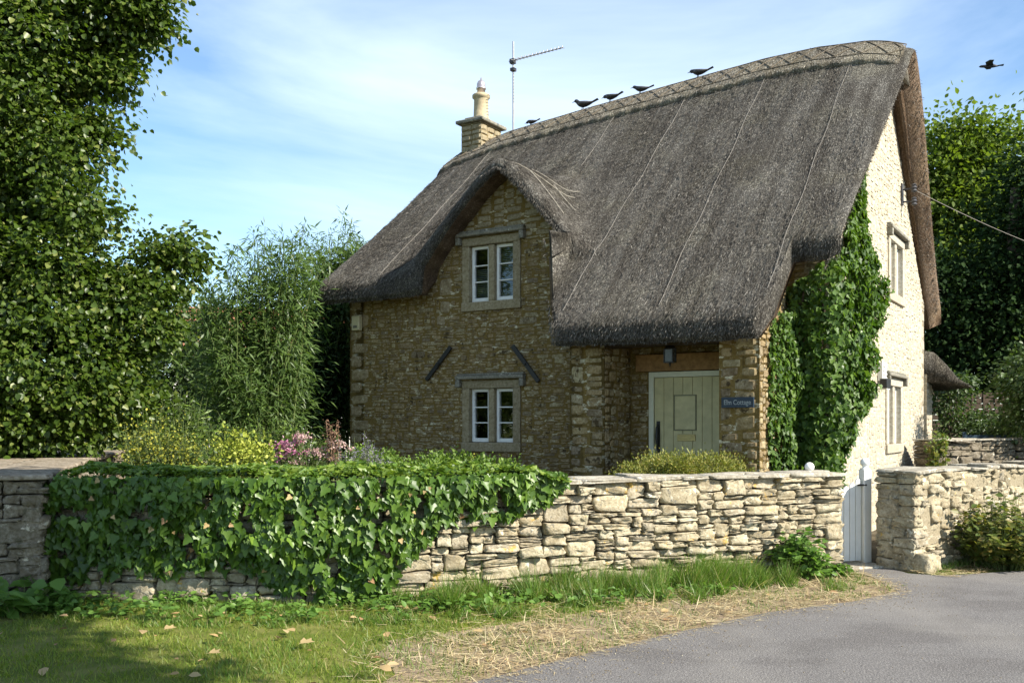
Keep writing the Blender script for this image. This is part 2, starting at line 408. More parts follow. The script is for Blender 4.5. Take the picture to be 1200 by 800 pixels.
# ------------------------------------------------------------------ stone tools
def pack(x0, x1, z0, top, wr, hr, rnd, big=.06, res=.02):
    """skyline packing of random rubble. returns list of (x,z,w,h)"""
    n = int((x1 - x0) / res)
    sky = [z0] * n
    tops = [top(x0 + (i + .5) * res) for i in range(n)]
    out = []
    guard = 0
    while guard < 60000:
        guard += 1
        best = None; bz = 1e9
        for i in range(n):
            if sky[i] < tops[i] - .02 and sky[i] < bz - 1e-6: bz = sky[i]; best = i
        if best is None: break
        j = best
        while j < n and abs(sky[j] - bz) < .012: j += 1
        run = j - best
        nb = min(sky[best - 1] if best > 0 else 9, sky[j] if j < n else 9)
        w = rnd.uniform(*wr)
        h = rnd.uniform(*hr)
        if rnd.random() < big: w *= 1.5; h *= 1.7
        k = max(2, int(w / res))
        if run - k < wr[0] / res * .8: k = run
        if k > wr[1] / res * 1.6: k = int(k / 2)
        k = min(k, run)
        if nb < 9 and (k * res < .09 or abs(bz + h - nb) < .035): h = max(.02, nb - bz)
        tm = min(tops[best:best + k])
        if bz + h > tm - .03: h = tm - bz
        if h > .012:
            out.append((x0 + best * res, bz, k * res, h))
        else: h = .03
        for q in range(best, best + k): sky[q] = bz + h
    return out

def trim(stones, rects, minw=.035):
    res = []
    for (x, z, w, h) in stones:
        ok = True
        for (a, b, c, d) in rects:
            if x < b and x + w > a and z < d and z + h > c:
                cuts = [(b - x, 0), (x + w - a, 1), (d - z, 2), (z + h - c, 3)]
                cut, side = min(cuts)
                if side == 0: w -= cut; x = b
                elif side == 1: w -= cut
                elif side == 2: h -= cut; z = d
                else: h -= cut
                if w < minw or h < .02: ok = False; break
        if ok: res.append((x, z, w, h))
    return res

def face_stones(stones, fn, depth=.02, gap=.006, rnd=random, nx=5, nz=4, rough=.25):
    """thin proud stones on a wall face; fn(a,d,z)->xyz"""
    V = []; F = []
    for (x, z, w, h) in stones:
        b = len(V)
        dd = depth * rnd.uniform(.4, 1.3)
        tl = rnd.uniform(-.3, .3)
        sk = [rnd.uniform(-.12, .12) * h for _ in range(4)]
        for j in range(nz):
            tz = j / (nz - 1)
            for i in range(nx):
                tx = i / (nx - 1)
                edge = (i in (0, nx - 1)) or (j in (0, nz - 1))
                g = gap
                # corners pulled in
                ix = (tx - .5) * 2; iz = (tz - .5) * 2
                px = x + w / 2 + ix * (w / 2 - g) * (1 - .06 * abs(iz) ** 3)
                pz = z + h / 2 + iz * (h / 2 - g) * (1 - .10 * abs(ix) ** 3)
                pz += (sk[0] * (1 - tx) + sk[1] * tx) * (1 - abs(iz) * .4)
                d = -.012 if edge else dd * (1 + rough * rnd.uniform(-1, 1)) + dd * tl * (tz - .5)
                if not edge:
                    px = x + w / 2 + (px - x - w / 2) * 1.22 if nx == 5 else px
                    pz = z + h / 2 + (pz - z - h / 2) * 1.9 if nz == 4 else pz
                V.append(fn(px, d, pz))
        for j in range(nz - 1):
            for i in range(nx - 1):
                F.append((b + j * nx + i, b + j * nx + i + 1, b + (j + 1) * nx + i + 1, b + (j + 1) * nx + i))
    return V, F

GR = [-1, -.8, -.28, .28, .8, 1]
def _cube_grid(n):
    pts = {}; F = []
    def vid(p):
        k = tuple(round(c, 5) for c in p)
        if k not in pts: pts[k] = len(pts)
        return pts[k]
    for ax in range(3):
        for s in (-1, 1):
            for i in range(n):
                for j in range(n):
                    q = []
                    for (a, b) in ((i, j), (i + 1, j), (i + 1, j + 1), (i, j + 1)):
                        p = [0, 0, 0]; p[ax] = s; p[(ax + 1) % 3] = GR[a]; p[(ax + 2) % 3] = GR[b]
                        q.append(vid(p))
                    F.append(tuple(q) if s > 0 else tuple(reversed(q)))
    V = np.array(sorted(pts, key=lambda k: pts[k]), float)
    return V, F
CG, CGF = _cube_grid(5)
CGF = np.array(CGF)
def solid_stones(items, fn, rnd, power=10.0, noise_amt=.12):
    """items: (x,z,w,h,dfront,dback) full rounded lumps; fn maps arrays (a,d,z)->(n,3)"""
    Vs = []; Fs = []; b = 0
    L = (np.abs(CG) ** power).sum(1) ** (1 / power)
    S = CG / L[:, None]
    for (x, z, w, h, d0, d1) in items:
        P = S.copy()
        ph = rnd.uniform(0, 50)
        nz_ = np.array([noise.noise(Vector((p[0] * 1.3 + ph, p[1] * 1.3 - ph, p[2] * 1.3 + ph * .3))) for p in CG])
        nz2 = np.array([noise.noise(Vector((p[0] * 3.3 + ph, p[1] * 3.3 - ph, p[2] * 3.3 + ph * .3))) for p in CG])
        P *= (1 + noise_amt * nz_ + noise_amt * .6 * nz2)[:, None]
        P[:, 1] *= 1 + .35 * noise_amt * nz2 / .12
        c1 = rnd.choice((-1, 1)); c2 = rnd.choice((-1, 1)); cut = rnd.uniform(0, .28)
        P[:, 0] -= c1 * cut * np.clip(P[:, 0] * c1, 0, 1) * np.clip(P[:, 2] * c2, 0, 1) * min(1.0, h / w)
        # wedge shape
        P[:, 2] *= 1 + rnd.uniform(-.2, .2) * P[:, 0]
        P[:, 0] *= 1 + rnd.uniform(-.08, .08) * P[:, 2]
        a = P[:, 0] * w / 2 * 1.0; c = P[:, 2] * h / 2 * 1.0
        tl = rnd.uniform(-.045, .045)
        a2 = a * math.cos(tl) - c * math.sin(tl); c2 = a * math.sin(tl) + c * math.cos(tl)
        A = x + w / 2 + a2; Z = z + h / 2 + c2
        D = (d0 + d1) / 2 + P[:, 1] * (d1 - d0) / 2
        Vs.append(fn(A, D, Z)); Fs.append(CGF + b); b += len(S)
    return np.concatenate(Vs), np.concatenate(Fs)

# ------------------------------------------------------------------ camera, world, light
cam = bpy.data.cameras.new('camera'); camo = bpy.data.objects.new('camera', cam)
COL.objects.link(camo); scene.camera = camo
camo.location = (0, 0, 1.6); camo.rotation_euler = (R(90), 0, 0)
cam.sensor_width = 36; cam.lens = 33.6; cam.shift_y = 95 / 1200; cam.clip_end = 2000; cam.clip_start = .05

SUN_EL = 37.0
sd = Vector((.857, -.515, 0)).normalized()          # horizontal direction towards the sun
S = Vector((sd.x * math.cos(R(SUN_EL)), sd.y * math.cos(R(SUN_EL)), math.sin(R(SUN_EL))))
ld = bpy.data.lights.new('sun', 'SUN'); lo = bpy.data.objects.new('sun', ld); COL.objects.link(lo)
ld.energy = 5.0; ld.angle = R(.55); ld.color = (1, .93, .82)
lo.rotation_euler = S.to_track_quat('Z', 'Y').to_euler(); lo.location = (8, -4, 12)

w = bpy.data.worlds.new('World'); scene.world = w; w.use_nodes = True
nt = w.node_tree; nt.nodes.clear()
out = nt.nodes.new('ShaderNodeOutputWorld'); bg = nt.nodes.new('ShaderNodeBackground')
sky = nt.nodes.new('ShaderNodeTexSky'); sky.sky_type = 'NISHITA'; sky.sun_disc = False
sky.sun_elevation = R(SUN_EL); sky.sun_rotation = math.atan2(sd.x, sd.y)
sky.air_density = 1.0; sky.dust_density = .3; sky.ozone_density = 2.5; sky.altitude = 100
tc = nt.nodes.new('ShaderNodeTexCoord')
mp = nt.nodes.new('ShaderNodeMapping'); mp.inputs['Scale'].default_value = (1.0, .8, 2.4); mp.inputs['Rotation'].default_value = (.35, .55, .3)
nz = nt.nodes.new('ShaderNodeTexNoise'); nz.inputs['Scale'].default_value = 1.5; nz.inputs['Detail'].default_value = 7; nz.inputs['Distortion'].default_value = .6; nz.inputs['Roughness'].default_value = .55
rp = nt.nodes.new('ShaderNodeValToRGB'); rp.color_ramp.elements[0].position = .4; rp.color_ramp.elements[0].color = (.02, .02, .02, 1); rp.color_ramp.elements[1].position = .85
rp.color_ramp.elements[1].color = (.62, .62, .62, 1)
mx = nt.nodes.new('ShaderNodeMix'); mx.data_type = 'RGBA'; mx.inputs[7].default_value = (8.6, 9.4, 10.2, 1)
nt.links.new(tc.outputs['Generated'], mp.inputs[0]); nt.links.new(mp.outputs[0], nz.inputs['Vector'])
nt.links.new(nz.outputs['Fac'], rp.inputs[0]); nt.links.new(rp.outputs[0], mx.inputs[0])
tn = nt.nodes.new('ShaderNodeMix'); tn.data_type = 'RGBA'; tn.blend_type = 'MULTIPLY'; tn.inputs[0].default_value = 1; tn.inputs[7].default_value = (.96, 1.07, 1.1, 1)
nt.links.new(sky.outputs[0], tn.inputs[6]); nt.links.new(tn.outputs[2], mx.inputs[6]); nt.links.new(mx.outputs[2], bg.inputs[0])
bg.inputs[1].default_value = .096
nt.links.new(bg.outputs[0], out.inputs[0])
scene.view_settings.view_transform = 'Standard'; scene.view_settings.look = 'None'
scene.view_settings.exposure = 1.12; scene.view_settings.gamma = 1

# ------------------------------------------------------------------ ground, road, verge
def ground_mat(name, a, b, c, sc=3.0, fine=60, bump=.6):
    n = NT(name)
    f = n.noise(sc, n.coord(), 6, .6); g = n.noise(fine, n.coord(), 5, .7); h = n.noise(.4, n.coord(), 3)
    col = n.mix(n.ramp(g, [(.3, (0, 0, 0)), (.7, (1, 1, 1))]), a, b)
    col = n.mix(n.ramp(f, [(.45, (0, 0, 0)), (.65, (1, 1, 1))]), col, c)
    return n.fin(n.mix(n.math('MULTIPLY', h, .3), col, a), .95, n.bump(g, bump, .015), .1)
M['turf'] = ground_mat('turf', (.08, .1, .02), (.13, .16, .03), (.2, .19, .06))
M['soil'] = ground_mat('garden_soil', (.05, .04, .028), (.1, .08, .05), (.14, .12, .08))
M['thatch_soil'] = ground_mat('dry_verge_soil', (.16, .12, .08), (.36, .28, .19), (.26, .22, .12), 6, 90)
def asphalt():
    n = NT('asphalt')
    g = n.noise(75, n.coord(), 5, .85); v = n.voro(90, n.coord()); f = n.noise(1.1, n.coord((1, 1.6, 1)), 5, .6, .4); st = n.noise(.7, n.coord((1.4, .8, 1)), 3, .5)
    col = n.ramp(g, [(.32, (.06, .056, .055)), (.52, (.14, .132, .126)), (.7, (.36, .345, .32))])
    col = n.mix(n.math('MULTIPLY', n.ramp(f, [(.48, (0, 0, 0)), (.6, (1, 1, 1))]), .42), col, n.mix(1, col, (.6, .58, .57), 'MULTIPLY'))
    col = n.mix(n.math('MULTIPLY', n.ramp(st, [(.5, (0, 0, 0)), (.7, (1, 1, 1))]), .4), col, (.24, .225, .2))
    # fine cracks
    cw = n.voro(1.1, n.coord((1, 1, 1), rot=(0, 0, .4)), 'DISTANCE_TO_EDGE')
    dist = n.noise(6, n.coord(), 5)
    cr = n.math('ADD', cw, n.math('MULTIPLY', dist, .06))
    col = n.mix(n.math('MULTIPLY', n.ramp(cr, [(.03, (1, 1, 1)), (.036, (0, 0, 0))]), .0), col, (.05, .045, .04))
    return n.fin(col, .85, n.bump(n.math('ADD', g, v), .7, .006), .25)
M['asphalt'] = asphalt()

def sheet(name, pts, z, mat, sub=0, jit=0):
    if sub:
        q = []
        for i in range(len(pts)):
            a = Vector(pts[i]); b = Vector(pts[(i + 1) % len(pts)])
            k = max(1, min(120, int((b - a).length / sub)))
            for j in range(k):
                p = a.lerp(b, j / k)
                nn = noise.noise(Vector((p.x * 3, p.y * 3, z * 40))) + .6 * noise.noise(Vector((p.x * 11, p.y * 11, 3)))
                q.append((p.x + nn * jit, p.y + nn * jit * .8))
        pts = q
    o = mesh_obj(name, [(p[0], p[1], z) for p in pts], [tuple(range(len(pts)))], mat)
    tag(o, kind='structure'); return o
def gsheet(name, x0, x1, y0, y1, nx, ny, zf, mat):
    V = []; F = []
    for j in range(ny + 1):
        for i in range(nx + 1):
            x = x0 + (x1 - x0) * i / nx; y = y0 + (y1 - y0) * j / ny
            V.append((x, y, zf(x, y)))
    for j in range(ny):
        for i in range(nx):
            a = j * (nx + 1) + i
            F.append((a, a + 1, a + nx + 2, a + nx + 1))
    o = mesh_obj(name, V, F, mat, smooth=True); tag(o, kind='structure'); return o
sheet('ground', [(-600, -600), (600, -600), (600, 600), (-600, 600)], 0, M['turf'])
road_edge = [(-3.2, -30), (-2.6, 0), (-1.6, 4.2), (-.75, 5.3), (-.21, 5.88), (.24, 6.33), (1.05, 7.08), (2.15, 8.02), (3.1, 8.55), (3.62, 9.0), (3.7, 9.6), (3.66, 10.34), (4.06, 10.62), (4.2, 10.1),
             (4.5, 9.95), (5.6, 10.3), (6.8, 11.4), (9.6, 13.6), (14, 17), (30, 30)]
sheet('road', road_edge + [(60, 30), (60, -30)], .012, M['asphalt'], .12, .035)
sheet('dry_verge', [(-.9, 7.0), (-.85, 6.4), (-.7, 5.2), (-.5, 5.2), (-.05, 5.9), (.4, 6.3), (1.2, 7.0), (2.25, 7.95), (3.2, 8.5), (3.75, 8.95), (3.8, 9.9), (2.9, 9.6), (1.9, 9.0), (.8, 8.2), (.0, 7.6)], .008, M['thatch_soil'], .1, .16)
sheet('garden_bed', [(-14, 9.2), (-4.6, 8.95), (-1.1, 8.65), (1, 9.45), (3.5, 10.5), (4.2, 10.9), (9.5, 14.2), (14, 17.5), (22, 40), (-25, 40)], .02, M['soil'], 0)

# ------------------------------------------------------------------ dry stone walls
class Path:
    def __init__(self, pts):
        p = np.array(pts, float)
        # smooth
        for _ in range(3):
            q = [p[0]]
            for a, b in zip(p[:-1], p[1:]): q += [a * .75 + b * .25, a * .25 + b * .75]
            q.append(p[-1]); p = np.array(q)
        self.p = p; s = np.linalg.norm(np.diff(p, axis=0), axis=1); self.s = np.concatenate([[0], np.cumsum(s)]); self.L = self.s[-1]
        t = np.gradient(p, axis=0); t = norm(t); self.nrm = np.stack([t[:, 1], -t[:, 0]], 1)
    def at(self, a, d, z):
        a = np.asarray(a, float); d = np.asarray(d, float); z = np.asarray(z, float)
        x = np.interp(a, self.s, self.p[:, 0]); y = np.interp(a, self.s, self.p[:, 1])
        # linear extrapolate past the ends
        e0 = np.minimum(a, 0); e1 = np.maximum(a - self.L, 0)
        t0 = norm(self.p[1] - self.p[0]); t1 = norm(self.p[-1] - self.p[-2])
        x = x + e0 * t0[0] + e1 * t1[0]; y = y + e0 * t0[1] + e1 * t1[1]
        nx = np.interp(a, self.s, self.nrm[:, 0]); ny = np.interp(a, self.s, self.nrm[:, 1])
        return np.stack([x + nx * d, y + ny * d, z + 0 * a], -1)
    def find(self, x, y):
        i = np.argmin((self.p[:, 0] - x) ** 2 + (self.p[:, 1] - y) ** 2); return self.s[i]

GW = Path([(-4.35, 8.7), (-2.6, 8.42), (-1.2, 8.42), (1.0, 9.22), (3.56, 10.27)])
RW = Path([(4.3, 10.2), (6.3, 11.72), (9.2, 13.6), (13.5, 16.6)])
T_W = .46

def core(path, a0, a1, d0, d1, z1, mat, name, parent, step=.25):
    V = []; F = []; n = max(2, int((a1 - a0) / step))
    for i in range(n + 1):
        a = a0 + (a1 - a0) * i / n
        for (d, z) in ((d0, -.05), (d1, -.05), (d1, z1), (d0, z1)): V.append(path.at(a, d, z))
    for i in range(n):
        for k in range(4): F.append((i * 4 + k, i * 4 + (k + 1) % 4, i * 4 + 4 + (k + 1) % 4, i * 4 + 4 + k))
    F += [(3, 2, 1, 0), tuple(n * 4 + k for k in range(4))]
    return mesh_obj(name, np.array(V).reshape(-1, 3), F, mat, parent)

def dry_wall(path, a0, a1, H, label, rnd, wr=(.1, .34), hr=(.035, .095), big=.09, gap=.0035, mat='dry_stone', name='dry_stone_wall', back=True, ends=(True, True), top=None, mort='wall_core', th=T_W, corefront=-.12, capmat='coping', cap=True):
    mid = path.at((a0 + a1) / 2, -th / 2, 0)
    root = empty(name, tuple(mid)); tag(root, label, 'stone wall')
    org = Vector(mid)
    def place(o): o.location = -org; return o
    topf = top or (lambda a: H + .02 * noise.noise(Vector((a * 1.2, 3, 0))))
    st = pack(a0, a1, 0.0, topf, wr, hr, rnd, big, .01)
    it = []
    for (x, z, ww, hh) in st:
        p = rnd.uniform(-.035, .035) + (.035 if ww > .4 else 0)
        it.append((x + gap, z + gap, ww - gap * 2, hh - gap * 2, p, p - .26))
    V, F = solid_stones(it, path.at, rnd)
    parts = [mesh_obj('stone_face', V, F, M[mat], root, False)]
    if back:
        st = pack(a0, a1, 0.0, topf, (.2, .45), (.08, .16), rnd, .05)
        it = [(x + gap, z + gap, ww - gap * 2, hh - gap * 2, -th + .2, -th - rnd.uniform(-.02, .02)) for (x, z, ww, hh) in st]
        V, F = solid_stones(it, path.at, rnd); parts.append(mesh_obj('back_face', V, F, M[mat], root, True))
    for e, flag in zip((a0, a1), ends):
        if not flag: continue
        sgn = -1 if e == a0 else 1
        st = pack(-th, 0, 0.0, lambda a: H, (.12, .3), (.06, .13), rnd, .05)
        fn = lambda A, D, Z, e=e, sgn=sgn: path.at(e + sgn * np.asarray(D), A, Z)
        it = [(x + gap, z + gap, ww - gap * 2, hh - gap * 2, rnd.uniform(-.01, .02), -.2) for (x, z, ww, hh) in st]
        V, F = solid_stones(it, fn, rnd); parts.append(mesh_obj('end_face', V, F, M[mat], root, True))
    parts.append(core(path, a0 + .07, a1 - .07, corefront, -th + .07, H - .03, M[mort], 'wall_core', root))
    if cap:
        it = []; a = a0 - .03
        while a < a1:
            ww = rnd.uniform(.28, .62)
            if a + ww > a1 - .15: ww = a1 + .03 - a
            hh = rnd.uniform(.028, .05)
            it.append((a, topf(a) - .004 + rnd.uniform(-.006, .006), ww - .006, hh, rnd.uniform(.0, .05), -th * rnd.uniform(.5, .62)))
            it.append((a + .02, topf(a) - .002, ww - .006, hh * .95, -th * .5, -th - rnd.uniform(0, .04)))
            a += ww
        V, F = solid_stones(it, path.at, rnd, 12, .05); parts.append(mesh_obj('coping', V, F, M[capmat], root, True))
    for p in parts: place(p)
    return root
rw = random.Random(5)
dry_wall(GW, 0, GW.L, 1.03, 'long dry stone garden wall of pale honey stones with ivy trailing over its left half', rw, wr=(.12, .38), hr=(.04, .11), big=.14)
dry_wall(RW, 0, RW.L, 1.06, 'mortared rubble garden wall running right from the white gate', rw, wr=(.12, .3), hr=(.06, .13), big=.1, mort='mortar_rough', corefront=-.02, gap=.004)
# wall returning away on the left, with broad flat slabs on top
SW = Path([(-4.05, 8.25), (-4.75, 10.2), (-5.5, 12.6), (-6.3, 15.5)])
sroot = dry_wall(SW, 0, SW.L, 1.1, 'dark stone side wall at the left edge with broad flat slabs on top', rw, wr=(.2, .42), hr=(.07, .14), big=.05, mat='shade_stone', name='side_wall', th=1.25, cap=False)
so = sroot.location.copy()
it = []; a = -.06
while a < SW.L:
    ww = rw.uniform(.5, .8); it.append((a, 1.1 + .004 * math.sin(a * 9), ww - .012, .055, .05, -.62)); it.append((a + .1, 1.102, ww - .012, .05, -.635, -1.3)); a += ww
V, F = solid_stones(it, SW.at, rw, 9, .03); o = mesh_obj('top_slabs', V, F, M['slab'], sroot, True); o.location = -so
# wall behind on the right, beyond the house corner
BW = Path([(6.95, 15.6), (9.5, 17.0), (14, 19.5)])
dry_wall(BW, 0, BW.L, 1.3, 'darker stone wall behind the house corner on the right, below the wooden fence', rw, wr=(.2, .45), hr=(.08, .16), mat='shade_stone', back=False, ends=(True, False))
# low wall deep in the garden
LW = Path([(-5.3, 14.4), (-4.6, 14.4), (-3.7, 14.7)])
dry_wall(LW, 0, LW.L, 1.0, 'low pale dry stone wall deep in the garden behind the yellow shrubs', rw, wr=(.15, .35), hr=(.06, .1), mat='pale_stone', back=False, capmat='pale_stone')

# ------------------------------------------------------------------ the cottage
HC = (3.933, 11.817, 0); RZ = R(-32)
house = empty('thatched_cottage', HC, RZ)
tag(house, 'stone cottage with steep grey thatched roof, dormer gable and recessed porch', 'cottage')
cz, sz = math.cos(R(32)), math.sin(R(32))
def HW(x, y, z=0):
    return np.array([HC[0] + cz * x + sz * y, HC[1] - sz * x + cz * y, z])
XL, YD, YR = -7.83, 7.05, 3.5
def sm(a, b, x):
    t = min(1, max(0, (x - a) / (b - a))); return t * t * (3 - 2 * t)
RXs = [-8.2, -7.85, -6.8, -5.0, -3.3, -1.85, -1.0, -.36, .1, .5]
RZs = [6.83, 6.98, 7.19, 7.36, 7.49, 7.6, 7.61, 7.55, 7.42, 7.3]
def zr(x): return float(np.interp(x, RXs, RZs))
EV = 3.92                                        # top of the thatch at the eave line y=-.4
def zmain(x, y):
    zt = zr(x); k = (zt + .10 - EV) / (YR + .4)
    d = abs(y - YR); dd = math.sqrt(d * d + .18 ** 2) - .06
    sag = .05 * math.sin(math.pi * min(1, d / 3.9))
    return zt + .02 - k * dd - sag
XD, ZD = -4.62, 5.52
def zdorm(x, y):
    t = abs(x - XD)
    slope = .98 if x < XD else 1.3
    t2 = math.sqrt(t * t + .3 ** 2) - .24
    z = ZD - slope * t2 + .03 * max(0, y)
    if x > XB: z -= 1.6 * sm(.36, .6, -y)
    # flare outwards at the feet
    return z
def ztop(x, y):
    a = zmain(x, y); b = zdorm(x, y)
    if y > 2.3: return a
    k = .4
    h = max(k - abs(a - b), 0) / k
    return max(a, b) + h * h * k * .25
XA, XB = -6.02, -3.4                            # extent of the dormer opening in the eave
PX0, PX1 = -3.42, -.36                            # porch catslide
def gcat(y): return float(np.interp(-y, [.4, .75, 1.0, 1.45], [1, 1.055, .99, .915]))
def thick(x):
    return .42
def pmax(x):
    m = .4
    if PX0 <= x <= PX1:
        m = 1.45 - .9 * (1 - sm(0, .1, x - PX0)) * .6 - .25 * (1 - sm(0, .12, PX1 - x))
    return m
def zbot(x, y):
    k = sm(XA - .03, XA + .03, x) * (1 - sm(XB - .03, XB + .03, x))
    return (zmain(x, y) - .42) * (1 - k) + (min(ztop(x, y) - .12, 5.3 - (.6 * (XD - x) + .27 * (XD - x) ** 2 if x < XD else 1.05 * (x - XD))) if y < 1.2 else ztop(x, y) - .3) * k
def soffit(x, y=0.0): return zbot(x, y)

def build_roof():
    xs = set()
    x = -8.06
    while x < .2: xs.add(round(x, 4)); x += .055
    for v in (XA, XB, PX0, PX1):
        for e in (-.06, -.03, -.012, .012, .03, .06): xs.add(round(v + e, 4))
    xs |= {-8.12, -8.14, -8.10, .2}
    xs = sorted(xs)
    x1 = [(v, 0.0) for v in xs]
    # rounded ends: (x, drop)
    cols = [(-8.17, .16), (-8.155, .07), (-8.13, .03)] + [c for c in x1 if -8.1 <= c[0] <= .14] + [(.17, .02), (.2, .05), (.22, .09), (.225, .15), (.99, 0)]
    ny = 74; UB = 4 + 40 + ny + 24 + 5
    V = []; prof_n = None
    for (cx, drop) in cols:
        real = cx; cx = .2 if cx > .9 else cx
        pm = pmax(cx); th = thick(cx)
        ys = []
        yb = YD + .45
        for i in range(40): ys.append(yb + (YR - yb) * i / 40)           # back slope
        for i in range(ny): ys.append(YR + (-.28 - YR) * i / (ny - 1))    # ridge to just above the eave
        ext = pm - .4
        for i in range(1, 25): ys.append(-.28 - (ext + .02) * i / 24)
        fy = ys[-1]
        def X(y, z):
            # verge flares outwards towards the apex; catslide narrows towards its eave
            xx = cx
            hgt = sm(3.6, 7.4, z)
            if cx > -1.0: xx += .2 * hgt * sm(-1.0, .2, cx)
            if PX0 - .02 < cx <= PX1 and y < -.4:
                xx = PX1 + (cx - PX1) * gcat(y)
            return xx
        prof = []
        dth = drop
        zb_ = ztop(cx, yb)
        prof.append((yb, zb_ - th)); prof.append((yb + .05, zb_ - th + .07)); prof.append((yb + .06, zb_ - .14)); prof.append((yb + .03, zb_ - .05))
        for y in ys: prof.append((y, ztop(cx, y)))
        zf = ztop(cx, fy); th = zf - zbot(cx, fy)
        for (dy, dz) in ((-.05, -.045), (-.09, -.1), (-.118, -.17), (-.125, -.25)): prof.append((fy + dy, zf + dz * (th / .42)))
        prof.append((fy - .115, zf - th * .86)); prof.append((fy - .07, zf - th + .0 - .0))
        zf2 = zf - th
        # underside back to the wall and right under the whole roof
        und = [(fy + (0.5 - fy) * i / 26) for i in range(1, 27)]
        for y in und:
            prof.append((y, zbot(cx, y) if y > fy + .1 else zf2 + (y - fy) * .3))
        for i in range(1, 50):
            y = .5 + (yb - .5) * i / 50
            prof.append((y, zbot(cx, y)))
        if prof_n is None: prof_n = len(prof)
        assert prof_n == len(prof)
        cx = real
        for ki, (y, z) in enumerate(prof):
            zz = z
            xin = .03 + .1 * sm(3.6, 7.4, z)
            if cx > .9: V.append((xin, min(max(y, fy), yb), zbot(.2, min(max(y, fy), yb)))); continue
            if cx > .03 and (ki >= UB or ki < 1): V.append((xin, y, zbot(cx, y) if y > fy + .1 else z)); continue
            if drop:
                top_ = ztop(cx, y); m = top_ - th / 2
                zz = m + (z - m) * (1 - drop * 1.2)

            nn = .016 * noise.noise(Vector((cx * 5, y * 5, z * 5))) + .03 * noise.noise(Vector((cx * 1.3, y * 1.3, 7)))
            V.append((X(y, z), y, zz + nn))
    n = prof_n; F = []; UF = []
    for c in range(len(cols) - 1):
        for k in range(n):
            a = c * n + k; b = c * n + (k + 1) % n
            F.append((a, b, b + n, a + n))
    # end caps: pair top and bottom by a fan of ngon
    F.append(tuple(range(n))); F.append(tuple((len(cols) - 1) * n + k for k in reversed(range(n))))
    o = mesh_obj('thatched_roof', V, F, M['thatch'], house, False)
    o.data.materials.append(M['thatch_dark'])
    under = set(range(4 + 40 + ny + 24 + 5, n))
    for i, p in enumerate(o.data.polygons):
        k = i % n if i < (len(cols) - 1) * n else -1
        if k in under or i >= (len(cols) - 2) * n: p.material_index = 1
        p.use_smooth = k >= 0
    return o
roof = build_roof()
me = roof.data
# flip normals outward if necessary
import bmesh
bm = bmesh.new(); bm.from_mesh(me); bmesh.ops.triangulate(bm, faces=[f for f in bm.faces if len(f.verts) > 4]); bmesh.ops.recalc_face_normals(bm, faces=bm.faces); bm.to_mesh(me); bm.free()

# loose straw ends lying on the thatch
def roof_pt(x, y):
    return ztop(x, y)
def straw_on_roof():
    n = 52000
    P = []; D = []; N = []; S_ = []
    rr = random.Random(3)
    while len(P) < n:
        x = rr.uniform(-8.1, .2); y = rr.uniform(-1.5, YR - .45) if rr.random() < .93 else rr.uniform(YR, YD + .4)
        if y < -.42 and not (y > -pmax(x) and PX1 + (PX0 - PX1) * gcat(y) + .05 < x < PX1): continue
        z = roof_pt(x, y); e = .03
        gx = (roof_pt(x + e, y) - z) / e; gy = (roof_pt(x, y + e) - z) / e
        nn = Vector((-gx, -gy, 1)).normalized()
        dn = Vector((gx, gy, 0)); dn = Vector((-gx, -gy, -(gx * gx + gy * gy)))
        dn.normalize()
        d = dn + Vector((rr.gauss(0, .22), rr.gauss(0, .15), rr.gauss(0, .12)))
        d.normalize(); d = d - nn * d.dot(nn) * .8 + nn * rr.uniform(0, .22)
        P.append((x, y, z + .001)); D.append(tuple(d)); N.append(tuple(nn)); S_.append(rr.uniform(.05, .13))
    return np.array(P), np.array(D), np.array(N), np.array(S_)
P_, D_, N_, S__ = straw_on_roof()
foliage('loose_straw', LEAF_TRI, P_ + N_ * .004, D_, N_ + rng.normal(size=N_.shape) * .3, S__, M['straw'], roof, None, S__ * 0 + .014)
# straw fringe along the cut eaves and verges
def fringe():
    P = []; D = []; N = []; S_ = []
    rr = random.Random(9)
    for _ in range(16000):
        if rr.random() < .72:
            x = rr.uniform(-8.12, .22); pm = pmax(x); fy = -.28 - (pm - .4) - .02
            xx = x
            if PX0 < x <= PX1 and fy < -.5:
                xx = PX1 + (x - PX1) * gcat(fy)
            z0 = ztop(x, fy); th = z0 - zbot(x, fy)
            q = rr.random()
            P.append((xx, fy - .12 + .05 * (q > .8), z0 - .12 - (th - .14) * q)); D.append((rr.gauss(0, .3), -.5 + rr.gauss(0, .3), -.8)); N.append((rr.gauss(0, .4), -1, .1))
        else:
            y = rr.uniform(-.6, YR) if rr.random() < .6 else rr.uniform(YR, YD + .4)
            z = ztop(.2, y); hg = sm(3.6, 7.4, z); q = rr.random()
            P.append((.22 + .2 * hg - (.2 + .1 * hg) * q, y, z - .05 - .34 * q)); D.append((.6 + rr.gauss(0, .3), rr.gauss(0, .4) - (.4 if y < YR else -.4), -.5 + rr.gauss(0, .3))); N.append((1, rr.gauss(0, .4), .1))
        S_.append(rr.uniform(.03, .075))
    return np.array(P), np.array(D), np.array(N), np.array(S_)
P_, D_, N_, S__ = fringe()
foliage('eave_fringe', LEAF_TRI, P_, D_, N_, S__, M['straw'], roof, None, S__ * 0 + .018)

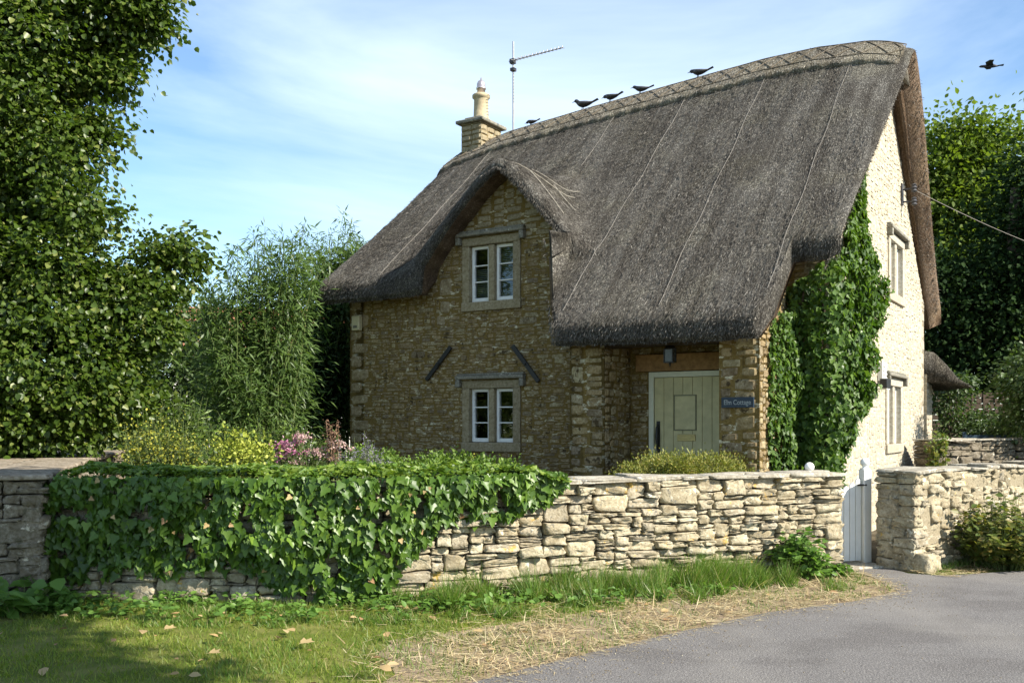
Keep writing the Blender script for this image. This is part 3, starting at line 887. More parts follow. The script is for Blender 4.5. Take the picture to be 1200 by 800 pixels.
# ridge: block of lighter straw cut to a ledge, held by crossed hazel rods
def ridge_z(x, y):
    return zmain(x, y) + .085 - .05 * sm(-.2, .25, x)
def flare(x, z): return x + (.2 * sm(3.6, 7.4, z) * sm(-1.0, .2, x) if x > -1 else 0)
def build_ridge():
    xs = np.linspace(-8.17, .1, 150); V = []; F = []
    hw = .62
    prof = []
    m = 26
    for i in range(m + 1): prof.append(YR - hw + 2 * hw * i / m)
    n = m + 1 + 2
    for x in xs:
        jag = .02 * math.sin(x * 23) + .012 * noise.noise(Vector((x * 9, 1, 1)))
        e = 0
        for i, y in enumerate(prof):
            edge = min(i, m - i)
            z = ridge_z(x, y) - (.02 if edge == 0 else 0) + .01 * noise.noise(Vector((x * 7, y * 7, 0)))
            yy = y + (jag if i == 0 else (-jag if i == m else 0))
            if x > .06 or x < -8.13: z -= .05
            V.append((flare(x, z), yy, z))
        for y in (YR + hw - .03, YR - hw + .03):
            z = zmain(x, y) - .05; V.append((flare(x, z), y, z))
    for c in range(len(xs) - 1):
        for k in range(n):
            a = c * n + k; b = c * n + (k + 1) % n
            F.append((a, b, b + n, a + n))
    F.append(tuple(range(n))); F.append(tuple((len(xs) - 1) * n + k for k in reversed(range(n))))
    o = mesh_obj('thatched_ridge', V, F, M['thatch_ridge'], roof, True)
    bm = bmesh.new(); bm.from_mesh(o.data); bmesh.ops.triangulate(bm, faces=[f for f in bm.faces if len(f.verts) > 4]); bmesh.ops.recalc_face_normals(bm, faces=bm.faces); bm.to_mesh(o.data); bm.free()
    return o
build_ridge()
mb = MB()
def rod(p0, p1, r=.008):
    n = 5; pts = []
    for i in range(n + 1):
        t = i / n; x = min(.12, p0[0] + (p1[0] - p0[0]) * t); y = p0[1] + (p1[1] - p0[1]) * t
        z = ridge_z(x, y) + .012; pts.append((flare(x, z), y, z))
    mb.tube(pts, r, 5)
for s_ in (-1, 1):
    for off in (.5, .12):
        x = -8.1
        while x < .15: rod((x, YR + s_ * off), (x + .5, YR + s_ * off + random.uniform(-.012, .012))); x += .5
    x = -8.05
    while x < 0:
        rod((x, YR + s_ * .48), (x + .32, YR + s_ * .14)); rod((x, YR + s_ * .14), (x + .32, YR + s_ * .48)); x += .32
mb.build('hazel_rods', M['ligger'], roof)
# straw on the ridge
n = 15000
X_ = rng.uniform(-8.1, .08, n); Y_ = YR + rng.uniform(-.62, .62, n)
Z_ = np.array([ridge_z(a, b) for a, b in zip(X_, Y_)]); XF = np.array([flare(a, c) for a, c in zip(X_, Z_)])
sgn = np.sign(Y_ - YR)
D_ = np.stack([rng.normal(size=n) * .3, sgn, -.8 + rng.normal(size=n) * .3], 1)
N_ = np.stack([rng.normal(size=n) * .2, sgn * .7, np.ones(n) * .8], 1)
foliage('ridge_straw', LEAF_TRI, np.stack([XF, Y_, Z_ + .004], 1), D_, N_, rng.uniform(.04, .1, n), M['straw_ridge'], roof, None, np.full(n, .018))
# netting joins running down the slope
for k, xk in enumerate((-.42, -1.72, -3.05, -4.35, -6.9)):
    mb = MB(); pts = []
    y = YR - .62
    y1 = -pmax(xk) + .02 if xk != -4.35 else 1.6
    while y > y1:
        pts.append((xk + .012 * math.sin(y * 5 + k), y, ztop(xk, y) + .022)); y -= .12
    mb.tube(pts, .0032, 5); mb.build('netting_join', M['net'], roof)
# dormer reinforcing rods, pale
for (a, b) in (((-4.55, -.2), (-3.95, .7)), ((-4.35, .05), (-3.7, -.1)), ((-4.2, .5), (-3.75, .35)), ((-4.5, .35), (-4.0, .95))):
    mb = MB(); pts = []
    for i in range(9):
        t = i / 8; x = a[0] + (b[0] - a[0]) * t; y = a[1] + (b[1] - a[1]) * t; pts.append((x, y, ztop(x, y) + .02))
    mb.tube(pts, .005, 5); mb.build('pale_spar', M['straw_ridge'], roof)

# --- walls
FM = lambda a, d, z: (a, -d, z)            # front plane  y=0
GM = lambda a, d, z: (d, a, z)             # gable plane  x=0
def wall_sheet(name, mat, a0, a1, topf, fn, openings, d0=0.0, d1=-.32, extra=()):
    """wall slab between a0..a1 with rectangular openings (a,b,z0,z1), following topf"""
    br = {a0, a1} | {o_[0] for o_ in openings} | {o_[1] for o_ in openings} | set(extra)
    q = a0
    while q < a1: br.add(round(q, 4)); q += .12
    br = sorted(b for b in br if a0 <= b <= a1)
    mb = MB()
    for p, q in zip(br[:-1], br[1:]):
        if q - p < 1e-5: continue
        m = (p + q) / 2
        ops = sorted([o_ for o_ in openings if o_[0] <= m <= o_[1]], key=lambda o_: o_[2])
        z = -.1; segs = []
        for o_ in ops: segs.append((z, o_[2], None)); z = o_[3]
        segs.append((z, None, None))
        for (za, zb, _) in segs:
            ta = topf(p) if zb is None else zb; tb = topf(q) if zb is None else zb
            V = [fn(p, d0, za), fn(q, d0, za), fn(q, d0, tb), fn(p, d0, ta), fn(p, d1, za), fn(q, d1, za), fn(q, d1, tb), fn(p, d1, ta)]
            mb.add(V, [(0, 1, 2, 3), (7, 6, 5, 4), (1, 5, 6, 2), (4, 0, 3, 7), (3, 2, 6, 7), (0, 4, 5, 1)])
    return mb.build(name, M[mat], house)

W_UP = (-5.53, -4.48, 3.3, 4.42); W_LO = (-5.53, -4.48, 1.16, 2.24)
GW_UP = (3.62, 4.92, 3.52, 4.6); GW_LO = (3.42, 4.76, 1.12, 2.3)
ftop = lambda x: soffit(x, -.0) + .12
rs = random.Random(21)
# front wall
wf = wall_sheet('front_wall', 'mortar_gold', XL, 0, ftop, FM, [W_UP, W_LO])
lower = pack(XL + .3, -.02, 0, lambda x: min(ftop(x), 4.35), (.09, .3), (.03, .085), rs, .03)
quo = []
z = 0; k = 0
while z < 3.7:
    h = rs.uniform(.16, .26); wq = .44 if k % 2 else .28; quo.append((XL, z, wq, h - .012)); z += h; k += 1
quo += [(-6.0, 3.55, .28, .3), (-5.98, 3.3, .22, .22), (-3.62, 3.75, .3, .3), (-3.75, 3.55, .2, .18), (-6.05, 3.1, .2, .18)]
lower = trim(lower, [(a, a + b, c, c + d) for a, c, b, d in quo] + [W_UP, W_LO])
V, F = face_stones(lower, FM, .010, .003, rs, rough=.5)
mesh_obj('front_stones', V, F, M['gold_stone'], house, False)
up = pack(-5.9, -3.3, 4.35, lambda x: max(4.35, ftop(x)), (.16, .36), (.08, .14), rs, .03)
V, F = face_stones(trim(up, [W_UP]), FM, .012, .005, rs, rough=.3)
mesh_obj('gable_stones', V, F, M['ashlar'], house, False)
for nm, sub in (('quoins', quo[:-5]), ('shoulder_stones', quo[-5:-3] + quo[-1:]), ('shoulder_stones', quo[-3:-1])):
    V, F = face_stones(sub, FM, .015, .004, rs, rough=.2)
    mesh_obj(nm, V, F, M['quoin'], house, False)
# gable wall
gtop = lambda y: zmain(.1, y) - .34
def gtopc(y): return gtop(min(max(y, .0), YD))
wg = wall_sheet('gable_wall', 'mortar_pale', 0, YD, gtopc, GM, [GW_UP, GW_LO], 0, -.32)
gs = pack(0.0, YD, 0, lambda y: gtopc(y), (.1, .34), (.05, .12), rs, .04)
gq = []; z = 0; k = 0
while z < 3.6:
    h = rs.uniform(.2, .3); gq.append((YD - (.4 if k % 2 else .25), z, (.4 if k % 2 else .25), h - .01)); z += h; k += 1
gs = trim(gs, [GW_UP, GW_LO] + [(a, a + b, c, c + d) for a, c, b, d in gq])
V, F = face_stones(gs + gq, GM, .009, .003, rs, rough=.6)
mesh_obj('gable_stones', V, F, M['pale_stone'], house, False)
# left and back walls
LM = lambda a, d, z: (XL - d, a, z); BM = lambda a, d, z: (a, YD + d, z)
wall_sheet('side_wall', 'mortar_gold', 0, YD, lambda y: zmain(XL, y) - .34, LM, [], 0, -.3)
ls = pack(0, YD, 0, lambda y: zmain(XL, y) - .4, (.15, .4), (.08, .15), rs, .04)
V, F = face_stones(ls, LM, .02, .006, rs); mesh_obj('side_stones', V, F, M['gold_stone'], house)
wall_sheet('back_wall', 'mortar_pale', XL, 0, lambda x: zmain(x, YD) - .3, BM, [], 0, -.3)
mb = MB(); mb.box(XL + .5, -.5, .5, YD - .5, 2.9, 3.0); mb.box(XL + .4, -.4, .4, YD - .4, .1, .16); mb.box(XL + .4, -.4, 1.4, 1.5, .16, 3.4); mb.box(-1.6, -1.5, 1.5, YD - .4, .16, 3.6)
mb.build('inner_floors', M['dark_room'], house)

# porch: two piers, side walls, recessed back wall
def porch_part(name, a0, a1, fn, topz, stones=True, d1=-.4, mat='mortar_gold', smat='gold_stone', wr=(.12, .3), hr=(.05, .12), q=None):
    wall_sheet(name, mat, a0, a1, (lambda a: topz) if not callable(topz) else topz, fn, [], 0, d1)
    st = pack(a0, a1, 0, (lambda a: topz) if not callable(topz) else topz, wr, hr, rs, .05)
    V, F = face_stones(st, fn, .011, .004, rs, rough=.45)
    return V, F
PT = lambda y: (lambda a: soffit(-2, y) + .1)
PM = lambda a, d, z: (a, -1.1 - d, z)
DM = lambda a, d, z: (a, -.3 - d, z)
RM = lambda a, d, z: (-.54 + d, a, z)      # right pier, outer side
LI = lambda a, d, z: (-2.56 + d, a, z)     # left pier, inner side facing right
LO_ = lambda a, d, z: (-3.06 - d, a, z)
slope_top = lambda a: min(soffit(-2, a) + .12, 3.6)
sv = []; sf = []
def addst(VF): mesh_obj('porch_stones', VF[0], VF[1], M['gold_stone'], house)
addst(porch_part('porch_pier', -3.06, -2.56, PM, 2.75, wr=(.16, .34), hr=(.08, .17), d1=-.3))
addst(porch_part('porch_pier', -1.03, -.54, PM, 2.75, wr=(.16, .34), hr=(.08, .17), d1=-.3))
addst(porch_part('porch_side_wall', -1.1, -.3, LI, slope_top, d1=-.2))
addst(porch_part('porch_side_wall', -1.1, 0, RM, slope_top, d1=-.2))
addst(porch_part('porch_side_wall', -1.1, 0, LO_, slope_top, d1=-.2))
def addwall(a0, a1, z0, z1):
    st = [(x, z_, w_, h_) for (x, z_, w_, h_) in pack(a0, a1, z0, lambda a: z1, (.09, .25), (.04, .09), rs, .03)]
    return face_stones(st, DM, .018, .005, rs, rough=.5)
mb = MB()
mb.box(-2.56, -2.27, -.3, -.1, -.1, 3.2); mb.box(-2.27, -.74, -.3, -.1, 2.52, 3.2); mb.box(-1.2, -.74, -.3, -.1, -.1, 2.27)
mb.build('door_wall', M['mortar_gold'], house)
V1, F1 = addwall(-2.56, -2.29, 0, 2.26); V2, F2 = addwall(-2.56, -1.0, 2.52, 3.0)
mesh_obj('door_wall_stones', V1, F1, M['gold_stone'], house); mesh_obj('door_wall_stones', V2, F2, M['gold_stone'], house)
mb = MB(); mb.box(-2.46, -.9, -.36, -.12, 2.28, 2.505); mb.build('door_lintel', M['timber'], house, bevel=.008)
mb = MB(); mb.box(-3.0, -.6, -1.08, -.86, 2.56, 2.74); mb.build('porch_beam', M['dark_timber'], house, bevel=.01)
mb = MB(); mb.box(-2.55, -.75, -1.35, -.1, .0, .16); mb.box(-2.3, -1.1, -1.6, -1.35, 0, .09); mb.build('doorstep', M['coping'], house, bevel=.015)
# door
door = empty('door', (-1.75, -.28, .16), 0, house)
def dp(mbx, name, mat, bevel=.004, smooth=False):
    o = mbx.build(name, mat, door, smooth, (-1.75, -.28, .16), bevel=bevel); o.location = (0, 0, 0); return o
mb = MB(); mb.box(-2.28, -2.21, -.335, -.2, .16, 2.27); mb.box(-2.21, -1.2, -.335, -.2, 2.2, 2.27); mb.box(-1.27, -1.2, -.335, -.2, .16, 2.2); dp(mb, 'door_frame', M['cream_frame'])
mb = MB()
x = -2.205
for k in range(7):
    wdt = .133; mb.box(x + .002, x + wdt - .002, -.312, -.26, .17, 2.195); x += wdt
dp(mb, 'door_boards', M['cream_paint'], .004)
mb = MB()
for (x0, x1, z0, z1) in ((-1.93, -1.915, 1.5, 1.96), (-1.63, -1.615, 1.5, 1.96), (-1.93, -1.615, 1.495, 1.51), (-1.93, -1.615, 1.95, 1.965)): mb.box(x0, x1, -.322, -.312, z0, z1)
dp(mb, 'hatch_trim', plain('dark_green_paint', (.2, .19, .11), .6), .001)  # dark green strips around the hatch panel
mb = MB(); mb.box(-1.913, -1.632, -.325, -.3, 1.512, 1.948); dp(mb, 'hatch_panel', M['cream_paint'], .004)
mb = MB(); mb.box(-1.88, -1.63, -.324, -.311, 1.36, 1.45); mb.box(-1.85, -1.66, -.33, -.323, 1.39, 1.42); mb.box(-1.87, -1.64, -.333, -.323, 1.43, 1.445); dp(mb, 'letter_plate', M['brass'], .003)
mb = MB(); mb.box(-2.175, -2.125, -.32, -.311, 1.2, 1.62); mb.tube([(-2.15, -.32, 1.26), (-2.15, -.37, 1.3), (-2.15, -.375, 1.42), (-2.15, -.365, 1.53), (-2.15, -.32, 1.57)], [.012, .018, .02, .018, .011], 8)
mb.tube([(-2.15, -.32, 1.225), (-2.15, -.345, 1.225)], [.028, .022], 10); dp(mb, 'door_handle', M['iron'], 0)

# windows
def window(a0, a1, z0, z1, fn, name='window', hood=True, blind=None, surround='ashlar', drop=.1):
    c = fn((a0 + a1) / 2, 0, z0)
    root = empty(name, c, 0, house)
    def put(mb, nm, mat, bevel=.006):
        o = mb.build(nm, mat, root, False, c, bevel); o.location = (0, 0, 0); return o
    J = .13
    mb = MB(); B = lambda *a: mb.box(*a, fn=fn)
    B(a0, a0 + J, -.22, .028, z0 + .14, z1 - .12); B(a1 - J, a1, -.22, .028, z0 + .14, z1 - .12)
    B(a0, a1, -.22, .03, z1 - .12, z1); B(a0 - .01, a1 + .01, -.22, .045, z0, z0 + .14)
    put(mb, 'stone_surround', M[surround], .012)
    m = (a0 + a1) / 2
    mb = MB(); mb.box(m - .055, m + .055, -.2, .012, z0 + .142, z1 - .122, fn=fn); put(mb, 'mullion', M[surround], .02)
    for (p, q) in ((a0 + J, m - .055), (m + .055, a1 - J)):
        za, zb = z0 + .145, z1 - .125
        mb = MB(); f = .045
        p_, q_ = p + .004, q - .004
        mb.box(p_, p_ + f, -.12, -.055, za, zb, fn=fn); mb.box(q_ - f, q_, -.12, -.055, za, zb, fn=fn)
        mb.box(p_ + f, q_ - f, -.12, -.055, zb - f, zb, fn=fn); mb.box(p_ + f, q_ - f, -.12, -.055, za, za + f * 1.3, fn=fn)
        hh = (zb - za - 2.3 * f) / 3
        for i in (1, 2): mb.box(p_ + f, q_ - f, -.105, -.065, za + 1.3 * f + hh * i - .009, za + 1.3 * f + hh * i + .009, fn=fn)
        put(mb, 'casement', M['white_paint'], .004)
        mb = MB(); mb.add([fn(p_ + f, -.09, za + f), fn(q_ - f, -.09, za + f), fn(q_ - f, -.09, zb - f), fn(p_ + f, -.09, zb - f)], [(0, 1, 2, 3)])
        put(mb, 'pane', M['glass'], 0)
        if blind == 'blind':
            mb = MB(); z = za + .05
            while z < zb - .35 * (p == a0 + J): mb.box(p, q, -.2, -.17, z, z + .012, fn=fn); z += .03
            put(mb, 'blind', M['blind'], 0)
        if blind == 'curtain':
            mb = MB(); k = 14
            V = []; F = []
            for i in range(k + 1):
                t = i / k; aa = p + (q - p) * t; dd = -.2 + .02 * math.sin(t * 25)
                V += [fn(aa, dd, za), fn(aa, dd, zb)]
            for i in range(k): F.append((2 * i, 2 * i + 2, 2 * i + 3, 2 * i + 1))
            mb.add(V, F); put(mb, 'curtain', M['curtain'], 0)
    if hood:
        mb = MB(); e = .09
        mb.box(a0 - e, a1 + e, 0, .1, z1 + .02, z1 + .075, fn=fn); mb.box(a0 - e + .01, a1 + e - .01, 0, .07, z1 + .075, z1 + .11, fn=fn)
        mb.box(a0 - e, a0 - .01, 0, .095, z1 - drop, z1 + .02, fn=fn); mb.box(a1 + .01, a1 + e, 0, .095, z1 - drop, z1 + .02, fn=fn)
        put(mb, 'hood_mould', M['dark_lime'], .015)
    return root
window(*W_UP, FM, blind='blind'); window(*W_LO, FM)
window(*GW_UP, GM, blind='curtain', surround='pale_stone'); window(*GW_LO, GM, blind='curtain', surround='pale_stone')
# diagonal iron wall ties
for (p, q) in (((-6.2, 2.27), (-5.73, 2.77)), ((-4.6, 2.74), (-4.15, 2.2))):
    mb = MB(); p = Vector((p[0], -.05, p[1])); q = Vector((q[0], -.05, q[1])); d = (q - p).normalized(); s_ = Vector((-d.z, 0, d.x)) * .032
    V = [p - s_, q - s_, q + s_, p + s_]; V = [(v.x, -.03, v.z) for v in V] + [(v.x, -.065, v.z) for v in V]
    mb.add(V, [(0, 1, 2, 3), (7, 6, 5, 4), (0, 4, 5, 1), (1, 5, 6, 2), (2, 6, 7, 3), (3, 7, 4, 0)])
    m = (p + q) / 2; mb.tube([(m.x, 0, m.z), (m.x, -.085, m.z)], .025, 8); mb.build('iron_wall_tie', M['iron'], house, bevel=.004)
# chimney
chim = MB(); cx0, cx1, cy0, cy1 = -7.78, -7.3, 3.15, 3.87
cst = []
chim.box(cx0 + .015, cx1 - .015, cy0 + .015, cy1 - .015, 5.6, 7.39)
ch = chim.build('chimney', M['mortar_gold'], house)
CV = []; CF = []
for fn, a0, a1 in ((lambda a, d, z: (a, cy0 - d, z), cx0, cx1), (lambda a, d, z: (cx1 + d, a, z), cy0, cy1), (lambda a, d, z: (cx0 - d, a, z), cy0, cy1), (lambda a, d, z: (a, cy1 + d, z), cx0, cx1)):
    V, F = face_stones(pack(a0, a1, 5.6, lambda a: 7.39, (.18, .34), (.09, .14), rs, 0), fn, .012, .005, rs)
    b = len(CV); CV += V; CF += [tuple(i + b for i in f) for f in F]
mesh_obj('chimney_stones', CV, CF, M['ashlar'], ch)
mb = MB(); mb.box(cx0 - .08, cx1 + .08, cy0 - .08, cy1 + .08, 7.392, 7.46); mb.box(cx0 + .05, cx1 - .05, cy0 + .05, cy1 - .05, 7.46, 7.53); mb.build('chimney_cap', M['dark_lime'], ch, bevel=.02)
cc = ((cx0 + cx1) / 2, 3.5, 7.51)
mb = MB(); mb.lathe([(.17, 0), (.165, .05), (.15, .07), (.14, .42), (.15, .44), (.175, .46), (.175, .51), (.15, .53), (.12, .52)], cc); mb.build('chimney_pot', M['clay'], ch, True)
mb = MB(); mb.lathe([(.08, .5), (.08, .62), (.1, .63), (.1, .66), (.085, .67), (.085, .74), (.06, .79), (.02, .81), (.01, .86)], cc, 16); mb.build('chimney_cowl', M['cowl'], ch, True)
# rear lean-to with its own thatch
lt = empty('lean_to', (0, YD, 0), 0, house)
mb = MB(); mb.box(-2.2, .05, 0.01, .62, 0, 2.5); mb.build('lean_to_wall', M['mortar_pale'], lt)
V, F = face_stones(pack(0.01, .62, 0, lambda a: 2.45, (.15, .35), (.06, .13), rs, 0), lambda a, d, z: (.05 + d, a, z), .02, .006, rs); mesh_obj('lean_to_stones', V, F, M['pale_stone'], lt)
V = []; F = []
nn_ = 16
for i in range(nn_ + 1):
    x = -2.4 + 3.15 * i / nn_; t = sm(.05, .75, x)
    for (y, z) in ((0.02, 2.95), (.35, 2.93), (.8, 2.72), (1.15, 2.45), (1.22, 2.3), (1.15, 2.22), (.6, 2.3), (.02, 2.36)):
        zz = z - t * (z - 2.26) * .96; yy = y * (1 - .25 * t * t)
        V.append((x, yy, zz))
for i in range(nn_):
    for k in range(8): F.append((i * 8 + k, i * 8 + (k + 1) % 8, i * 8 + 8 + (k + 1) % 8, i * 8 + 8 + k))
F += [tuple(range(8)), tuple(nn_ * 8 + k for k in reversed(range(8)))]
mesh_obj('lean_to_roof', V, F, M['thatch'], lt, True)

# ------------------------------------------------------------------ small things on and around the cottage
def HP(p): q = HW(*p); return (float(q[0]), float(q[1]), float(q[2]))
def hthing(mb, name, mat, label, cat, org, smooth=False, bevel=0, group=None):
    """a top-level thing built in house coordinates"""
    V = np.array(mb.v); W = np.stack([HC[0] + cz * V[:, 0] + sz * V[:, 1], HC[1] - sz * V[:, 0] + cz * V[:, 1], V[:, 2]], 1)
    o = mesh_obj(name, W, mb.f, mat, None, smooth, HP(org), bevel); tag(o, label, cat, group); return o
def hroot(name, org, label, cat, group=None):
    o = empty(name, HP(org), RZ); tag(o, label, cat, group); return o
def hpart(mb, name, mat, root, org, smooth=False, bevel=0):
    o = mb.build(name, mat, root, smooth, org, bevel); o.location = (0, 0, 0); return o
# house sign
org = (-.785, -1.12, 1.77)
r_ = hroot('house_sign', org, 'dark blue slate house sign reading Elm Cottage on the right porch pier', 'sign')
mb = MB(); mb.box(-.98, -.59, -1.165, -1.13, 1.775, 1.9); hpart(mb, 'sign_board', M['sign_blue'], r_, org, bevel=.003)
fc = bpy.data.curves.new('lettering', 'FONT'); fc.body = 'Elm Cottage'; fc.size = .082; fc.align_x = 'CENTER'; fc.align_y = 'CENTER'; fc.extrude = .001
try: fc.font = bpy.data.fonts.load('/nonexistent')
except Exception: pass
fo = bpy.data.objects.new('lettering', fc); COL.objects.link(fo)
bpy.context.view_layer.update()
dg = bpy.context.evaluated_depsgraph_get(); tm = bpy.data.meshes.new_from_object(fo.evaluated_get(dg))
bpy.data.objects.remove(fo)
tm.name = 'lettering'; to = bpy.data.objects.new('lettering', tm); tm.materials.clear(); tm.materials.append(M['sign_text']); COL.objects.link(to)
to.parent = r_; to.rotation_euler = (R(90), 0, 0); to.location = (0, -.047, .066); to.scale = (.8, 1, 1)
# porch lantern
org = (-1.72, -.95, 2.66)
r_ = hroot('porch_lantern', org, 'small black lantern hanging inside the porch above the door', 'lantern')
lx, ly = -1.72, -.95
mb = MB(); mb.tube([(lx, ly, 2.66), (lx, ly, 2.56)], .008, 6)
mb.lathe([(.012, 0), (.05, -.015), (.085, -.05), (.08, -.06)], (lx, ly, 2.57), 4)
for sx in (-1, 1):
    for sy in (-1, 1): mb.box(lx + sx * .055 - .006, lx + sx * .055 + .006, ly + sy * .055 - .006, ly + sy * .055 + .006, 2.36, 2.52)
mb.box(lx - .062, lx + .062, ly - .062, ly + .062, 2.345, 2.36); mb.tube([(lx, ly, 2.345), (lx, ly, 2.3)], [.02, .004], 6)
hpart(mb, 'lantern_frame', M['iron'], r_, org)
mb = MB(); mb.box(lx - .05, lx + .05, ly - .05, ly + .05, 2.362, 2.515); hpart(mb, 'lantern_glass', plain('smoky_glass', (.05, .055, .05), .15, .4), r_, org)
# alarm / bell box at the left corner
org = (-7.62, -.06, 3.2)
r_ = hroot('alarm_box', org, 'small buff alarm box high on the left end of the front wall', 'alarm box')
mb = MB(); mb.box(-7.7, -7.54, -.11, -.02, 3.12, 3.36); hpart(mb, 'box_body', M['plastic'], r_, org, bevel=.012)
mb = MB(); mb.box(-7.66, -7.58, -.118, -.109, 3.16, 3.2); hpart(mb, 'box_lens', M['dark_lime'], r_, org)
# floodlight and vent box on the gable
org = (.05, 2.65, 2.17)
r_ = hroot('security_light', org, 'dark security light sticking out from the pale gable beside the lower window', 'light')
mb = MB(); mb.tube([(.0, 2.65, 2.16), (.12, 2.65, 2.14)], .02, 8); mb.box(.1, .2, 2.5, 2.8, 2.1, 2.24); hpart(mb, 'lamp_housing', M['iron'], r_, org, bevel=.015)
mb = MB(); mb.box(.05, .19, 2.53, 2.77, 2.085, 2.099); hpart(mb, 'lamp_lens', M['white_plastic'], r_, org)
org = (.03, 2.95, 2.3)
mb = MB(); mb.box(.01, .08, 2.8, 3.1, 2.22, 2.5)
for i in range(4): mb.box(.08, .095, 2.82, 3.08, 2.25 + i * .06, 2.28 + i * .06)
hthing(mb, 'vent_box', M['white_plastic'], 'white louvred vent box on the gable above the security light', 'vent', org, bevel=.004)
# electricity bracket and cable
org = (.02, 4.75, 5.4)
mb = MB(); mb.box(.0, .03, 4.68, 4.82, 5.2, 5.55); mb.tube([(.02, 4.75, 5.45), (.2, 4.75, 5.46)], .015, 6); mb.tube([(.02, 4.75, 5.25), (.2, 4.75, 5.24)], .015, 6)
for z in (5.24, 5.46): mb.lathe([(.02, -.07), (.05, -.05), (.03, -.02), (.055, 0), (.03, .03), (.045, .05), (.015, .07)], (.2, 4.75, z), 10)
hthing(mb, 'cable_bracket', M['grey_feather'], 'dark insulator bracket high on the pale gable holding the overhead cable', 'bracket', org)
a = Vector(HP((.22, 4.75, 5.42))); b = Vector((16.5, 20.5, 4.3))
mb = MB(); pts = []
for i in range(25):
    t = i / 24; p = a.lerp(b, t); p.z -= 4 * .45 * t * (1 - t); pts.append(p)
mb.tube(pts, .0055, 6); o = mb.build('overhead_cable', M['net'], origin=tuple(a)); tag(o, 'thin pale overhead cable running from the gable out to the right', 'cable')
# tv aerial
ax_, ay_ = -6.87, 3.62
z0_ = ridge_z(ax_, ay_)
org = (ax_, ay_, z0_)
r_ = hroot('tv_aerial', org, 'thin television aerial on a tall mast beside the chimney', 'aerial')
mb = MB(); mb.tube([(ax_, ay_, z0_ - .1), (ax_, ay_, 8.98)], .017, 8); hpart(mb, 'mast', M['aerial'], r_, org)
bx_ = Vector((1, 0, 0)); q0 = Vector((ax_ - .08, ay_ - .03, 8.6)); q1 = Vector((ax_ + 1.12, ay_ - .03, 8.62))
mb = MB(); mb.tube([q0, q1], .011, 6)
for i in range(14):
    p = q0.lerp(q1, .1 + i * .068); l = .13 - .004 * i; mb.tube([p + Vector((0, -l, -l * .25)), p + Vector((0, l, l * .25))], .007, 5); mb.tube([p, p + Vector((0, 0, .04))], .009, 5)
hpart(mb, 'aerial_boom', M['aerial'], r_, org)
mb = MB(); mb.box(ax_ - .04, ax_ + .05, ay_ - .06, ay_ + .04, 8.4, 8.46); hpart(mb, 'clamp', M['grey_feather'], r_, org, bevel=.005)
mb = MB(); mb.box(ax_ - .06, ax_ + .04, ay_ - .05, ay_ + .04, 8.55, 8.64); hpart(mb, 'clamp', M['grey_feather'], r_, org, bevel=.005)

# birds on the ridge
def bird(px_x, scale, rz, label, pitch=0.0, head_down=0.0):
    y = YR; z = ridge_z(px_x, y) + .02
    root = empty('bird', HP((px_x, y, z)), RZ + rz); tag(root, label, 'bird', 'birds along the thatched ridge')
    s_ = scale * .88
    mb = MB()
    prof = [(-.24, .012, .13), (-.17, .04, .12), (-.1, .062, .115), (-.02, .075, .115), (.05, .07, .13), (.1, .05, .16), (.125, .042, .19 - head_down * .5), (.15, .046, .215 - head_down), (.18, .036, .215 - head_down), (.2, .014, .21 - head_down)]
    pts = [(p[0] * s_, 0, p[2] * s_) for p in prof]; mb.tube(pts, [p[1] * s_ for p in prof], 12)
    o = mb.build('body', M['feather'], root, True)
    m = o.modifiers.new('s', 'SUBSURF'); m.levels = 1; m.render_levels = 1
    mb = MB(); mb.tube([(.19 * s_, 0, (.21 - head_down) * s_), (.26 * s_, 0, (.195 - head_down) * s_)], [.014 * s_, .002], 6); mb.build('beak', M['grey_feather'], root)
    mb = MB(); mb.add([(-.2 * s_, -.03 * s_, .125 * s_), (-.36 * s_, -.045 * s_, .175 * s_), (-.37 * s_, .045 * s_, .175 * s_), (-.2 * s_, .03 * s_, .125 * s_), (-.2 * s_, -.03 * s_, .11 * s_), (-.36 * s_, -.045 * s_, .163 * s_), (-.37 * s_, .045 * s_, .163 * s_), (-.2 * s_, .03 * s_, .11 * s_)],
        [(0, 3, 2, 1), (4, 5, 6, 7), (0, 1, 5, 4), (1, 2, 6, 5), (2, 3, 7, 6), (3, 0, 4, 7)]); mb.build('tail', M['feather'], root)
    for sg in (-1, 1):
        mb = MB(); mb.tube([(.08 * s_, sg * .05 * s_, .14 * s_), (0, sg * .078 * s_, .125 * s_), (-.12 * s_, sg * .06 * s_, .12 * s_), (-.26 * s_, sg * .025 * s_, .135 * s_)], [.02 * s_, .04 * s_, .028 * s_, .006 * s_], 8); mb.build('wing', M['grey_feather'], root, True)
        mb = MB(); mb.tube([(0, sg * .025 * s_, .06 * s_), (.01, sg * .03 * s_, -.03)], .007, 5); mb.build('leg', M['iron'], root)
bird(-6.4, .62, R(180), 'black bird low on the thatched ridge, nearest the chimney', head_down=.1)
bird(-5.29, .98, R(180), 'black bird upright on the ridge, second from the chimney, tail to the right')
bird(-4.73, .85, R(172), 'black bird crouching on the ridge just right of the upright one', head_down=.06)
bird(-4.14, .78, R(190), 'black bird on the ridge fourth from the chimney, body level', head_down=.03)
bird(-3.06, .85, R(180), 'black bird highest up the ridge, farthest from the chimney', head_down=.05)
